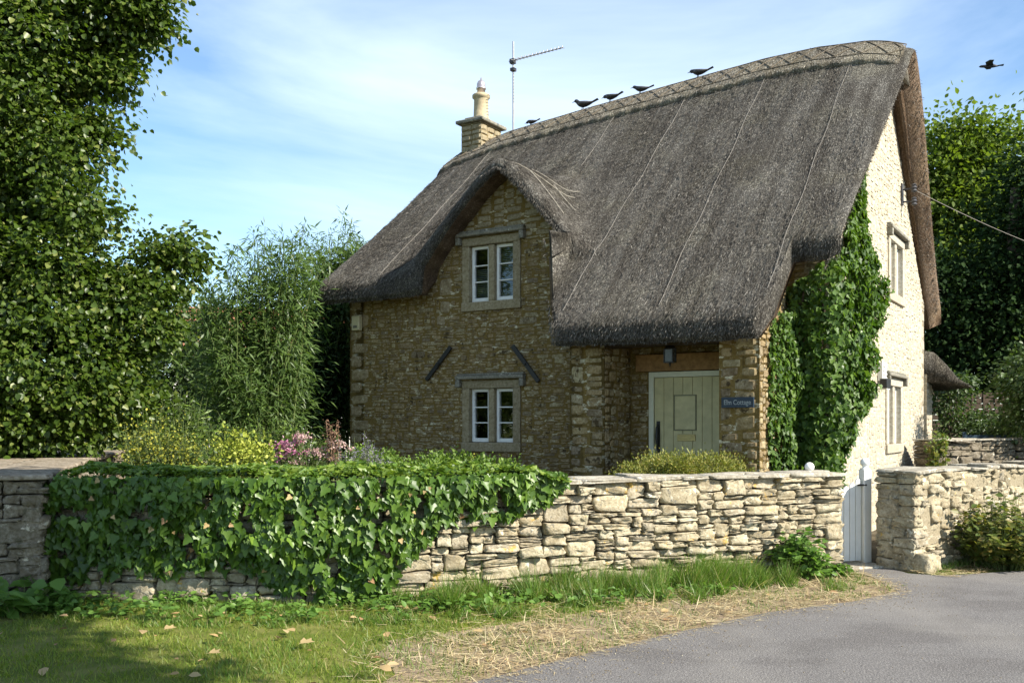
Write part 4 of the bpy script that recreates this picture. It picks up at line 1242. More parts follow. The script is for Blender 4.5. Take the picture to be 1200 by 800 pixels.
# flying bird
p = PX(1159, 78, 24)
root = empty('flying_bird', tuple(p), R(160)); tag(root, 'dark bird flying in the blue sky at the right above the trees', 'bird')
mb = MB(); mb.tube([(-.22, 0, -.02), (-.1, 0, 0), (.03, 0, 0), (.12, 0, .015), (.19, 0, .02), (.23, 0, .015)], [.01, .045, .055, .035, .03, .006], 10); mb.build('body', M['feather'], root, True)
for sg in (-1, 1):
    mb = MB()
    V = [(.06, sg * .03, .01), (.1, sg * .17, .06), (.02, sg * .34, .05), (-.08, sg * .32, .045), (-.07, sg * .15, .05), (-.1, sg * .03, .01)]
    V2 = [(v[0], v[1], v[2] - .012) for v in V]
    mb.add(V + V2, [tuple(range(6)), tuple(reversed(range(6, 12)))] + [(i, i + 6, (i + 1) % 6 + 6, (i + 1) % 6) for i in range(6)])
    mb.build('wing', M['feather'], root)
mb = MB(); mb.add([(-.18, -.015, 0), (-.33, -.06, 0), (-.33, .06, 0), (-.18, .015, 0), (-.18, -.015, -.012), (-.33, -.06, -.012), (-.33, .06, -.012), (-.18, .015, -.012)], [(0, 3, 2, 1), (4, 5, 6, 7), (0, 1, 5, 4), (1, 2, 6, 5), (2, 3, 7, 6), (3, 0, 4, 7)]); mb.build('tail', M['feather'], root)

# ------------------------------------------------------------------ white gate
gl = Vector((3.31, 10.58, 0)); gr = Vector((3.99, 10.80, 0))
gd = (gr - gl); gw = gd.length; ga = math.atan2(gd.y, gd.x)
root = empty('garden_gate', tuple(gl), ga); tag(root, 'white boarded wooden gate with ball topped posts between the stone walls', 'gate')
for (x, h) in ((-.02, 1.03), (gw, 1.07)):
    mb = MB(); mb.box(x - .05, x + .05, -.05, .05, 0, h); mb.build('gate_post', M['white_paint'], root, bevel=.006)
    mb = MB(); mb.lathe([(.055, 0), (.055, .012), (.03, .02), (.03, .035)] + [(.052 * math.sin(t) , .08 - .052 * math.cos(t)) for t in [R(35 + i * 14.5) for i in range(11)]], (x, 0, h), 20); mb.build('ball_finial', M['white_paint'], root, True)
n = 8
for i in range(n):
    x0 = .035 + (gw - .09) * i / n; x1 = .035 + (gw - .09) * (i + 1) / n - .008
    t = (i + .5) / n; h = 1.0 - .13 * math.sin(math.pi * t)
    mb = MB(); mb.box(x0, x1, -.012, .012, .05, h - .03); V = [(x0, -.012, h - .03), (x1, -.012, h - .03), ((x0 + x1) / 2, -.012, h), (x0, .012, h - .03), (x1, .012, h - .03), ((x0 + x1) / 2, .012, h)]
    mb.add(V, [(0, 1, 2), (5, 4, 3), (0, 2, 5, 3), (1, 4, 5, 2)]); mb.build('picket', M['white_paint'], root, bevel=.002)
for z in (.22, .72):
    mb = MB(); mb.box(.03, gw - .05, .014, .05, z, z + .08); mb.build('rail', M['white_paint'], root, bevel=.004)
mb = MB(); mb.tube([(gw - .08, -.02, .9), (gw - .02, -.055, .9)], .01, 6); mb.lathe([(.02, -.01), (.02, .01)], (gw - .1, -.03, .9), 10); mb.build('latch', M['iron'], root)
# stone threshold
mb = MB(); mb.box(.0, gw + .05, -.35, .12, 0, .03); o = mb.build('threshold', M['coping'], root, bevel=.01)

# ------------------------------------------------------------------ things beyond the house on the right
# fence
root = empty('wooden_fence', (8.5, 20, 0)); tag(root, 'dark woven wooden fence panels beyond the stone wall at the right', 'fence')
f0 = np.array([7.9, 20.2]); f1 = np.array([14.5, 21.4]); fd = norm(f1 - f0); L_ = np.linalg.norm(f1 - f0); fn_ = np.array([fd[1], -fd[0]])
def FP(a, d, z): q = f0 + fd * a + fn_ * d; return (q[0] - 8.5, q[1] - 20, z)
k = 0
while k * 1.8 < L_:
    a = k * 1.8; mb = MB(); mb.box(a - .05, a + .05, -.05, .05, 0, 2.35, fn=FP); mb.build('fence_post', M['dark_timber'], root)
    mb = MB()
    for i in range(18): mb.box(a + .05, a + 1.75, -.012 + .008 * (i % 2), .006 + .008 * (i % 2), .1 + i * .12, .205 + i * .12, fn=FP)
    for i in range(6): mb.box(a + .2 + i * .28, a + .24 + i * .28, .016, .03, .08, 2.27, fn=FP)
    mb.build('fence_panel', M['dark_timber'], root); k += 1
# garden bench: only its back shows above the wall
bc = PX(1172, 500, 18.2)
root = empty('garden_bench', (bc[0], bc[1], .3), R(-12)); tag(root, 'dark blue slatted garden bench in the shade before the wooden fence', 'bench')
mb = MB()
for i in range(5): mb.box(-.6, .6, .19 + i * .01, .215 + i * .01, .55 + i * .11, .62 + i * .11)
mb.build('backrest', M['blue_paint'], root)
mb = MB()
for i in range(4): mb.box(-.6, .6, -.25 + i * .11, -.16 + i * .11, .42, .445)
mb.build('seat', M['blue_paint'], root)
for x in (-.58, .58):
    for y, h in ((-.24, .62), (.22, 1.12)):
        mb = MB(); mb.box(x - .03, x + .03, y - .03, y + .03, 0, h); mb.build('leg', M['blue_paint'], root)
    mb = MB(); mb.box(x - .035, x + .035, -.28, .2, .62, .65); mb.build('armrest', M['blue_paint'], root)
# far pale cottage seen through the shrubs on the left
root = empty('distant_cottage', (-9.2, 36, 0), R(8)); tag(root, 'pale distant cottage with a red tiled roof glimpsed through the leafy shrubs', 'cottage')
mb = MB(); mb.box(-3, 3, -2.5, 2.5, 0, 4.0); mb.build('wall', M['plaster'], root)
mb = MB(); V = [(-3.3, -2.9, 3.9), (3.3, -2.9, 3.9), (3.3, 2.9, 3.9), (-3.3, 2.9, 3.9), (-3.3, 0, 5.9), (3.3, 0, 5.9)]; mb.add(V, [(0, 1, 5, 4), (2, 3, 4, 5), (1, 2, 5), (3, 0, 4), (3, 2, 1, 0)]); rf = mb.build('roof', M['tile'], root)
mb = MB(); mb.box(2.3, 2.9, -.35, .35, 5.6, 6.4); mb.build('chimney', M['tile'], rf)
for x in (-1.8, 1.6):
    mb = MB(); mb.box(x - .5, x + .5, -2.56, -2.505, 2.6, 3.6); wn = mb.build('window', M['white_paint'], root); mb = MB(); mb.box(x - .42, x + .42, -2.575, -2.562, 2.68, 3.52); mb.build('pane', M['dark_room'], wn)

# ------------------------------------------------------------------ trees and shrubs
def ell(px, py, r, d, rz=None, ry=None):
    c = PX(px, py, d); m = r * d / 1120
    return (c[0], c[1], c[2], m, (ry if ry else m * 1.0), (rz * d / 1120 if rz else m))
# lime tree on the left
D0 = 12.6
lb = [ell(20, 60, 112, D0), ell(130, 10, 62, D0), ell(40, 190, 92, D0), ell(-40, 330, 120, D0 - .3), ell(70, 330, 70, D0 - .3), ell(50, 430, 80, D0 - .4), ell(95, 260, 36, D0 - .4),
      ell(-90, 120, 150, D0), ell(50, -90, 140, D0), ell(120, -150, 100, D0), ell(-90, -120, 180, D0), ell(-60, 440, 110, D0 - .5), ell(20, 480, 55, D0 - .6), ell(125, 90, 34, D0 + .1), ell(165, 15, 32, D0), ell(110, 150, 30, D0), ell(185, -30, 34, D0)]
lb += [ell(190, 318, 40, D0 + .3), ell(170, 385, 40, D0 + .2), ell(120, 445, 50, D0), ell(140, 350, 48, D0), ell(205, 290, 20, D0 + .3), ell(140, 480, 38, D0 + .6), ell(70, 490, 48, D0 - .2), ell(0, 500, 60, D0 - .4)]
base = np.array([-7.0, 13.2, 0])
root = empty('lime_tree', tuple(base)); tag(root, 'large leafy lime tree filling the left edge with yellowish seed wings', 'tree')
def towards(o): o.location = -Vector(base)
mb = MB(); trunk_limbs(mb, base, base + np.array([.2, 0, 7.5]), .32, .12, [tuple(b[:3]) for b in lb if b[3] > .8], 2); o = mb.build('trunk', M['bark'], root, True); towards(o)
hi = lambda P: np.ones(len(P), bool)
o = crown('crown', LEAF_LIME, lb, 4800, 40, .17, .066, M['lime_leaf'], root, droop=.55, flat=.45, inner=.6, up=.55, out=.6); towards(o)
# willow-like shrub left of the house
def wand_shrub(name, label, cat, base, tops, nst, leaf, size, mat, per=70, spread=.6, width=None, seed=1):
    rr = random.Random(seed); base = Vector(base)
    root = empty(name, tuple(base)); tag(root, label, cat)
    mb = MB(); P = []; D = []; N = []
    for i in range(nst):
        a, b = rr.choice(tops)
        t = rr.random(); tip = Vector(a).lerp(Vector(b), t) + Vector((rr.gauss(0, .2), rr.gauss(-.3, .4), rr.gauss(0, .28)))
        s0 = base + Vector((rr.uniform(-spread, spread), rr.uniform(-spread, spread), 0))
        mid = s0.lerp(tip, .5) + Vector((0, 0, (tip - s0).length * .1))
        pts = []
        for k in range(9):
            u = k / 8; q = (1 - u) ** 2 * s0 + 2 * u * (1 - u) * mid + u * u * tip; pts.append(q)
        mb.tube(pts, [.013 * (1 - u / 8.6) + .002 for u in range(9)], 5)
        for k in range(per):
            u = .12 + .88 * rr.random() ** .75
            q = (1 - u) ** 2 * s0 + 2 * u * (1 - u) * mid + u * u * tip
            sp = .3 * (1 - u) + .05
            o_ = Vector((rr.gauss(0, 1), rr.gauss(0, 1), rr.gauss(0, .6)))
            P.append(q + o_ * sp); dd = o_.normalized() + Vector((0, 0, rr.uniform(-.9, .5))); D.append(dd); N.append(Vector((rr.gauss(0, .4), rr.gauss(0, .4) - .4, .8)))
    bb = -Vector(base)
    o = mb.build('stems', M['stem_green'], root); o.location = bb
    n = len(P); o = foliage('leaves', leaf, np.array(P), np.array(D), np.array(N), size * (.6 + .8 * rng.random(n)), mat, root); o.location = bb
    return root
d = 15.7
wand_shrub('willow_shrub', 'tall feathery grey green shrub with narrow leaves between the lime tree and cottage', 'shrub', tuple(PX(305, 495, d) * [1, 1, 0] + [0, 0, .1]),
           [(tuple(PX(240, 400, d)), tuple(PX(262, 345, d))), (tuple(PX(275, 335, d)), tuple(PX(308, 300, d))), (tuple(PX(315, 300, d)), tuple(PX(350, 290, d))), (tuple(PX(345, 300, d)), tuple(PX(368, 310, d))), (tuple(PX(250, 440, d)), tuple(PX(360, 420, d)))],
           120, LEAF_NARROW, .14, M['willow_leaf'], 190, .6, seed=5)
d = 19.5
wand_shrub('willow_shrub', 'taller feathery shrub tip rising just behind the left thatched eave', 'shrub', tuple(PX(385, 495, d) * [1, 1, 0] + [0, 0, .1]),
           [(tuple(PX(365, 310, d)), tuple(PX(385, 285, d))), (tuple(PX(385, 295, d)), tuple(PX(412, 268, d))), (tuple(PX(405, 300, d)), tuple(PX(430, 300, d)))],
           60, LEAF_NARROW, .15, M['willow_leaf'], 170, .6, seed=8)
def tree(name, label, cat, base, blobs, nclump, per, rc, size, mat, tpl=LEAF_OVAL, group=None, r0=.25, inner=.5, **kw):
    base = Vector(base); root = empty(name, tuple(base)); tag(root, label, cat, group)
    b = np.array(blobs); top = Vector((base.x, base.y, float((b[:, 2]).max())))
    mb = MB(); trunk_limbs(mb, base, top, r0, r0 * .3, [tuple(q[:3]) for q in blobs], int(abs(base.x * 7))); o = mb.build('trunk', M['bark'], root, True); o.location = -base
    o = crown('crown', tpl, blobs, nclump, per, rc, size, mat, root, inner=inner, **kw); o.location = -base
    return root
d = 21
tree('dark_yew', 'dark green bush growing under the lime tree beside the feathery shrub', 'shrub', tuple(PX(235, 495, d) * [1, 1, 0]), [ell(145, 485, 42, d), ell(180, 495, 40, d), ell(240, 400, 62, d), ell(225, 460, 70, d), ell(290, 460, 60, d), ell(200, 420, 50, d)], 500, 40, .35, .09, M['mid_leaf'], up=.4)
d = 19.6
tree('dark_evergreen', 'very dark evergreen against the left corner of the cottage', 'tree', tuple(PX(385, 495, d) * [1, 1, 0]), [ell(385, 430, 62, d), ell(350, 460, 62, d), ell(300, 470, 50, d), ell(400, 370, 42, d), ell(420, 450, 60, d), ell(400, 330, 30, d)], 600, 40, .35, .1, M['dark_leaf'], up=.3)
# right hand trees
d = 30
tree('maple_tree', 'broad sunlit green tree rising behind the right end of the cottage', 'tree', tuple(PX(1125, 495, d) * [1, 1, 0]),
     [ell(1125, 185, 55, d), ell(1165, 205, 60, d), ell(1090, 230, 60, d), ell(1140, 270, 75, d), ell(1200, 240, 50, d), ell(1185, 300, 80, d), ell(1100, 330, 70, d), ell(1150, 170, 30, d), ell(1108, 148, 22, d)], 900, 40, .5, .17, M['maple_leaf'], r0=.4, up=.5)
d = 24
tree('dark_conifer', 'very dark conifer at the right edge behind the overhead cable', 'tree', tuple(PX(1190, 495, d) * [1, 1, 0]),
     [ell(1185, 400, 85, d), ell(1215, 300, 90, d), ell(1230, 220, 60, d), ell(1120, 420, 60, d), ell(1100, 350, 50, d), ell(1150, 350, 50, d), ell(1290, 330, 110, d), ell(1280, 220, 80, d)], 1300, 40, .45, .13, M['dark_leaf'], r0=.35, up=.3)
d = 16.5
tree('laurel_bush', 'green bush with arching sprays at the right edge above the far wall', 'shrub', tuple(PX(1215, 495, d) * [1, 1, 0]), [ell(1215, 440, 36, d), ell(1225, 480, 40, d), ell(1208, 465, 22, d)], 170, 36, .16, .07, M['mid_leaf'], r0=.05)
tree('low_shrub', 'small green shrub in the corner beyond the lean-to roof', 'shrub', tuple(PX(1112, 495, 19) * [1, 1, 0]), [ell(1108, 470, 26, 19), ell(1125, 452, 16, 19), ell(1150, 500, 40, 19, 12), ell(1195, 497, 30, 18, 12)], 150, 36, .16, .07, M['mid_leaf'], r0=.04)

# ------------------------------------------------------------------ ivy on the garden wall
def GWp(px, py_unused=0):
    """arclength along the garden wall seen at photograph column px"""
    x = GW.p[:, 0] / GW.p[:, 1]; return float(np.interp((px - 600) / 1120, x, GW.s))
def gz(px, py):
    a = GWp(px); p = GW.at(a, 0, 0); return 1.6 + (495 - py) / 1120 * float(p[1])
low_px = [(20, 672), (70, 680), (130, 676), (200, 672), (260, 664), (300, 674), (330, 694), (370, 712), (400, 718), (440, 716), (455, 695), (480, 655), (505, 630), (520, 612), (560, 612), (600, 602), (640, 588), (658, 566)]
la = [GWp(p[0]) for p in low_px]; lz = [gz(*p) for p in low_px]
base = np.array([float(v) for v in GW.at(GWp(300), .1, 0)])
root = empty('wall_ivy', tuple(base)); tag(root, 'dense glossy ivy spilling over the left half of the long garden wall', 'ivy')
def ivy_face(n, off, size, mat, name, dark=False):
    a = rng.uniform(-.5, la[-1], n); zl = np.interp(a, la, lz) + np.array([.07 * noise.noise(Vector((q * 4, 1, 1))) for q in a])
    top = 1.13
    u = rng.random(n); z = zl + (top - zl) * u ** .9
    bul = np.array([.13 * noise.noise(Vector((p * 2.6, q * 2.6, 4))) + .05 * noise.noise(Vector((p * 7, q * 7, 9))) for p, q in zip(a, z)])
    thick_ = .19 * np.clip((z - zl) / .65, .1, 1) + bul
    d = thick_ + off + rng.normal(size=n) * .025
    pos = GW.at(a, np.maximum(d, .03), z)
    nx = np.interp(a, GW.s, GW.nrm[:, 0]); ny = np.interp(a, GW.s, GW.nrm[:, 1])
    nr = np.stack([nx, ny, np.full(n, .6)], 1) + rng.normal(size=(n, 3)) * .5
    dd = np.stack([rng.normal(size=n) * .55, -.15 + rng.normal(size=n) * .25, -np.ones(n)], 1)
    keep = rng.random(n) < np.clip(.35 + (z - zl) / .15, 0, 1)
    # thin patches
    hol = np.array([noise.noise(Vector((p * 5.5, q * 5.5, 2))) for p, q in zip(a, z)])
    keep &= hol > -.26
    s = size * (.55 + .8 * rng.random(n))
    o = foliage(name, LEAF_IVY, pos[keep], dd[keep], nr[keep], s[keep], mat, root); o.location = -Vector(base)
ivy_face(8800, .03, .073, M['ivy_leaf'], 'ivy_leaves')
ivy_face(4200, -.03, .07, M['ivy_leaf'], 'inner_leaves')
n = 8500
a = rng.uniform(GWp(78), la[-1] + .03, n); dq = rng.uniform(-T_W - .12, .14, n)
hh = 1.1 + .09 * np.sqrt(np.clip(1 - ((dq + .18) / .36) ** 2, 0, 1)) + np.array([.05 * noise.noise(Vector((p * 2.2, q * 3, 4))) + .03 * noise.noise(Vector((p * 8, q * 8, 4))) for p, q in zip(a, dq)]) - .1 * np.clip((a - GWp(600)) / (la[-1] - GWp(600)), 0, 1)
pos = GW.at(a, dq, hh)
nr = np.stack([rng.normal(size=n) * .5, -.35 + rng.normal(size=n) * .5, np.ones(n)], 1); dd = np.stack([rng.normal(size=n), -.5 + rng.normal(size=n), rng.normal(size=n) * .35 - .1], 1)
young = rng.random(n) < .6
for m_, mt, nm in ((young, 'ivy_top', 'young_leaves'), (~young, 'ivy_leaf', 'crest_leaves')):
    o = foliage(nm, LEAF_IVY, pos[m_], dd[m_], nr[m_], .056 * (.6 + .7 * rng.random(m_.sum())), M[mt], root); o.location = -Vector(base)
n = 36; a = rng.uniform(-.2, la[-1], n); z = np.interp(a, la, lz) + (1.12 - np.interp(a, la, lz)) * rng.random(n)
o = foliage('withered_leaves', LEAF_IVY, GW.at(a, .27 * np.clip((z - np.interp(a, la, lz)) / .5, .3, 1), z), np.stack([rng.normal(size=n), rng.normal(size=n) * .4, -np.ones(n)], 1), rand_dir(n) * .6 + [0, -1, .3], rng.uniform(.03, .06, n), M['dead_leaf'], root); o.location = -Vector(base)
mb = MB()
for i in range(60):
    a0 = random.uniform(-.2, la[-1] - .1); zl = float(np.interp(a0, la, lz)); z = random.uniform(.9, 1.1); pts = []
    aa = a0
    while z > zl + .03: pts.append(tuple(GW.at(aa, .045 + .02 * math.sin(z * 20), z))); z -= .09; aa += random.gauss(0, .025)
    if len(pts) > 2: mb.tube(pts, .005, 5)
o = mb.build('ivy_stems', M['bark'], root); o.location = -Vector(base)

def nz2(x, y, s, k=0): return np.array([noise.noise(Vector((a * s, b * s, k))) for a, b in zip(x, y)])
# ivy climbing the house corner
org = (-.2, -.2, 0)
root = empty('house_ivy', HP(org), RZ); tag(root, 'bushy ivy climbing the cottage corner from the ground up to the thatch', 'ivy')
def hfol(pos, d, nr, s, mat, nm):
    o = foliage(nm, LEAF_IVY, pos - np.array(org), d, nr, s, mat, root); return o
def ivy_house(n, size, off, mat, nm):
    # wrap parameter: q<0 front wall (x=q,y=0), q>0 gable (x=0,y=q)
    z = rng.uniform(.0, 5.3, n)
    # gable extent read as a function of height
    ge = np.interp(z, [0, .6, 1.1, 1.6, 2.2, 2.8, 3.3, 3.6, 4.0, 4.5, 5.0, 5.3], [.25, .3, .4, .8, 1.3, 1.75, 2.2, 1.95, 1.75, 1.65, 1.75, 1.75])
    gi = np.interp(z, [0, 3.3, 3.8, 4.4, 5.3], [-.54, -.54, .35, .95, 1.6])
    wv = np.array([.22 * noise.noise(Vector((q * 2.3, 0, 3))) + .1 * noise.noise(Vector((q * 7, 0, 3))) for q in z])
    q = gi + (ge + wv - gi) * rng.random(n) ** .92
    bl = np.clip(.25 + (q + .3) * 1.8, .25, 1.25) * np.array([.2 * noise.noise(Vector((p * 2.2, r * 2.2, 14))) + .07 * noise.noise(Vector((p * 6, r * 6, 4))) for p, r in zip(q, z)])
    edge = np.clip((ge + wv - q) / .35, .1, 1)
    dep = (.17 * np.clip(.2 + (q + .3) * 1.8, .2, 1.3) + bl * 1.3) * edge + off + rng.normal(size=n) * .03
    dep = np.maximum(dep, .03)
    dep = np.where(z > 3.6, dep * .55, dep)
    # rounded corner
    t = np.clip((q + .06) / .28, 0, 1) * math.pi / 2
    nx, ny = np.sin(t), -np.cos(t)
    cx = np.where(q < 0, q, 0.0); cy = np.where(q > 0, q, 0.0)
    pos = np.stack([cx + nx * dep, cy + ny * dep, z], 1)
    nr = np.stack([nx, ny, np.full(n, .5)], 1) + rng.normal(size=(n, 3)) * .4
    dd = np.stack([rng.normal(size=n) * .5, rng.normal(size=n) * .5, -np.ones(n) * .8], 1)
    ok = (q > gi) & (q < ge + wv)
    return hfol(pos[ok], dd[ok], nr[ok], (size * (.6 + .7 * rng.random(n)))[ok], mat, nm)
ivy_house(13000, .07, .03, M['wall_ivy'], 'outer_leaves')
ivy_house(6000, .08, -.04, M['ivy_leaf'], 'inner_leaves')
n = 4200
z = rng.uniform(0, 2.95, n); yy = rng.uniform(-1, 0, n)
lim = -.78 + .18 * nz2(z, z * 0, 1.6, 5) + .06 * nz2(z, z * 0, 6, 5)
ok = yy > lim; z = z[ok]; yy = yy[ok]; lim = lim[ok]; n = len(z)
dep = (.05 + .13 * np.array([noise.noise(Vector((p * 3, r * 3, 24))) for p, r in zip(yy, z)]) + .1) * np.clip((yy - lim) / .3, .2, 1) + rng.normal(size=n) * .02
hfol(np.stack([-.54 + np.maximum(dep, .03), yy, z], 1), np.stack([rng.normal(size=n) * .5, rng.normal(size=n) * .5, -np.ones(n) * .8], 1), np.stack([np.ones(n), -.2 * np.ones(n), np.full(n, .5)], 1) + rng.normal(size=(n, 3)) * .4, .062 * (.6 + .7 * rng.random(n)), M['wall_ivy'], 'porch_side_leaves')
mb = MB()
for i in range(7):
    pts = []; z = 0; x = -.5 + .12 * i
    while z < 3.4: pts.append((min(x, .03) - org[0], -.05 - org[1] if x < 0 else x - org[1], z)); z += .25; x += random.gauss(.02, .05)
    mb.tube(pts, .018, 6)
mb.build('ivy_stems', M['bark'], root)

# ------------------------------------------------------------------ garden plants behind the wall
def mound(name, label, cat, px, d, top_py, rpx, mat, size, n, tpl=LEAF_OVAL, group=None, ry=.4, flat=.5, up=.6, per=24, rc=.07, z0=.1, extra=(), seed=0, rnd=.55):
    c = PX(px, 495, d); rx = rpx * d / 1120; zt = 1.6 + (495 - top_py) / 1120 * d
    blobs = [(c[0], d, z0 + (zt - z0) * .4, rx, ry, (zt - z0) * .6)] + list(extra)
    base = Vector((float(c[0]), d, z0 - .08)); root = empty(name, tuple(base)); tag(root, label, cat, group)
    o = crown('foliage', tpl, blobs, n, per, rc, size, mat, root, droop=-.3, flat=.7, inner=.7, up=up, out=.7, rnd=rnd); o.location = -base
    mb = MB(); rr = random.Random(seed)
    for i in range(9):
        e = Vector((c[0] + rr.uniform(-.7, .7) * rx, d + rr.uniform(-.6, .6) * ry, z0 + (zt - z0) * rr.uniform(.5, .85))); mb.tube([base, base.lerp(e, .5) + Vector((0, 0, .05)), e], [.014, .01, .004], 5)
    o = mb.build('branches', M['bark'], root); o.location = -base
    return root
def eb(px, py, rpx, d, ry=.35, rzp=None):
    c = PX(px, py, d); return (c[0], d, c[2], rpx * d / 1120, ry, (rzp or rpx) * d / 1120)
mound('juniper', 'low spreading yellow green juniper mound in front of the porch and door', 'shrub', 800, 11.1, 546, 62, M['juniper'], .032, 620, LEAF_TRI, ry=.55, per=34, rc=.06,
      extra=[eb(800, 549, 66, 11.1, .5, 15), eb(785, 545, 30, 11.0, .4, 12), eb(835, 547, 30, 11.2, .4, 12), eb(750, 556, 28, 11.1, .3, 9), eb(858, 556, 18, 11.1, .3, 9)], up=.7)
mound('box_hedge', 'low bright green clipped hedge behind the ivy under the lower window', 'hedge', 560, 11.4, 548, 62, M['box_leaf'], .04, 260, ry=.35, per=34, rc=.06,
      extra=[eb(500, 551, 40, 11.5, .3, 12), eb(575, 552, 32, 11.0, .3, 12), eb(450, 549, 35, 12.2, .3, 12)])
mound('green_hedge', 'low darker green hedge along the foot of the cottage wall at its left end', 'hedge', 455, 13.4, 533, 60, M['box_leaf'], .04, 190, ry=.3, per=34, rc=.06, extra=[eb(520, 541, 35, 12.8, .3, 9), eb(430, 536, 30, 13.4, .3, 9)])
mound('yellow_shrub', 'bright lemon yellow leafed shrub behind the ivy, beside the pink flowers', 'shrub', 272, 10.7, 508, 34, M['yellow_leaf'], .042, 150, ry=.35, per=26, rc=.06, extra=[eb(295, 528, 22, 10.6, .3, 12)])
# golden sprays
def spray_plant(name, label, base, tips, nst, mat_leaf, mat_top, leaf=LEAF_NARROW, lsize=.09, tsize=.04, ntop=60, seed=0, per=18, topr=.05, toplen=.25, cat='plant', jx=.06, group=None, stem='stem_green', r=.004):
    rr = random.Random(seed); base = Vector(base); root = empty(name, tuple(base)); tag(root, label, cat, group)
    mb = MB(); P = []; D = []; TP = []; TD = []
    for i in range(nst):
        tip = Vector(rr.choice(tips)) + Vector((rr.gauss(0, jx), rr.gauss(0, jx * 1.5), rr.gauss(0, jx * .8)))
        s0 = base + Vector(((tip.x - base.x) * rr.uniform(.3, .7) + rr.uniform(-.1, .1), rr.uniform(-.15, .15), 0))
        mid = s0.lerp(tip, .55) + Vector((rr.gauss(0, .03), rr.gauss(0, .03), .08))
        mb.tube([s0, mid, tip], [r * 1.4, r, r * .5], 5)
        for k in range(per):
            t = .2 + .75 * rr.random(); q = s0.lerp(mid, t * 2) if t < .5 else mid.lerp(tip, t * 2 - 1)
            P.append(q); D.append((rr.gauss(0, 1), rr.gauss(0, 1), rr.uniform(-.2, .8)))
        for k in range(ntop):
            t = 1 - toplen * rr.random(); q = mid.lerp(tip, max(0, t * 2 - 1)) if t > .5 else tip
            TP.append(q + Vector((rr.gauss(0, topr), rr.gauss(0, topr), rr.gauss(0, topr * .7)))); TD.append((rr.gauss(0, 1), rr.gauss(0, 1), rr.gauss(.3, 1)))
    o = mb.build('stems', M[stem], root); o.location = -base
    if P: o = foliage('leaves', leaf, np.array(P), np.array(D), rng.normal(size=(len(P), 3)) + [0, -.3, .8], lsize * (.6 + .7 * rng.random(len(P))), M[mat_leaf], root); o.location = -base
    if TP: o = foliage('flower_heads', LEAF_OVAL, np.array(TP), np.array(TD), rng.normal(size=(len(TP), 3)) + [0, -.5, .6], tsize * (.6 + .7 * rng.random(len(TP))), M[mat_top], root); o.location = -base
    return root
T = lambda L, d: [tuple(PX(a, b, d)) for a, b in L]
d = 10.9
spray_plant('golden_shrub', 'tall feathery plant with golden flower sprays at the left behind the ivy', tuple(PX(190, 495, d) * [1, 1, 0] + [0, 0, .05]), T([(150, 510), (165, 500), (180, 492), (195, 505), (210, 515), (225, 525), (235, 532), (160, 530), (200, 535), (215, 500)], d), 110, 'mid_leaf', 'golden_leaf', ntop=30, seed=1, topr=.055, toplen=.5, cat='shrub', tsize=.032, jx=.09)
d = 13.5
spray_plant('grassy_plant', 'tall pale green wispy plant behind the golden sprays', tuple(PX(205, 495, d) * [1, 1, 0] + [0, 0, .05]), T([(180, 475), (200, 468), (215, 470), (228, 478), (240, 490), (190, 490), (215, 495)], d), 90, 'box_leaf', 'mid_leaf', ntop=24, seed=2, topr=.06, toplen=.5, jx=.12, lsize=.12)
d = 11.2
spray_plant('pink_phlox', 'clump of bright pink flowers behind the ivy on the wall', tuple(PX(335, 495, d) * [1, 1, 0] + [0, 0, .05]), T([(322, 524), (332, 521), (345, 518), (352, 528), (338, 532), (328, 536), (360, 520)], d), 18, 'mid_leaf', 'pink', ntop=30, seed=3, topr=.03, toplen=.02, jx=.03, tsize=.03)
spray_plant('faded_flowers', 'clump of faded pale pink flower heads right of the bright pink ones', tuple(PX(375, 495, d) * [1, 1, 0] + [0, 0, .05]), T([(352, 512), (362, 515), (372, 528), (382, 524), (392, 530), (400, 522), (365, 530), (350, 540), (385, 540)], d), 20, 'mid_leaf', 'pale_pink', ntop=34, seed=4, topr=.028, toplen=.02, jx=.04, tsize=.028)
spray_plant('dried_stalks', 'tall dried brown flower stalks standing before the dark evergreen', tuple(PX(388, 495, d) * [1, 1, 0] + [0, 0, .05]), T([(384, 492), (389, 490), (396, 496), (386, 500)], d), 7, 'seed', 'seed', ntop=60, seed=5, topr=.022, toplen=.42, jx=.02, tsize=.024, per=4, stem='dry_stem', lsize=.03)
spray_plant('lavender', 'grey violet lavender clump near the left corner of the cottage', tuple(PX(420, 495, 11.6) * [1, 1, 0] + [0, 0, .05]), T([(400, 535), (410, 530), (420, 532), (430, 530), (440, 534), (450, 537), (432, 515)], 11.6), 70, 'lavender', 'lavender', ntop=12, seed=6, topr=.01, toplen=.2, jx=.06, tsize=.02, per=10, lsize=.05)
spray_plant('seed_stalk', 'single pale dried seed stalk in front of the lower window sill', tuple(PX(549, 495, 11.2) * [1, 1, 0] + [0, 0, .05]), T([(549, 530), (553, 533), (546, 538)], 11.2), 5, 'seed', 'golden_leaf', ntop=20, seed=7, topr=.012, toplen=.4, jx=.01, tsize=.02, per=3, lsize=.03)
spray_plant('leafy_undergrowth', 'green leafy plants filling the bed between the yellow shrub and lavender', tuple(PX(330, 495, 10.6) * [1, 1, 0] + [0, 0, .05]), T([(245, 545), (270, 540), (300, 542), (320, 545), (340, 545), (370, 545), (400, 545), (430, 545), (240, 530), (310, 535)], 10.6), 120, 'box_leaf', 'mid_leaf', ntop=12, seed=8, topr=.04, toplen=.5, jx=.08, leaf=LEAF_OVAL, lsize=.06)
d = 14.5
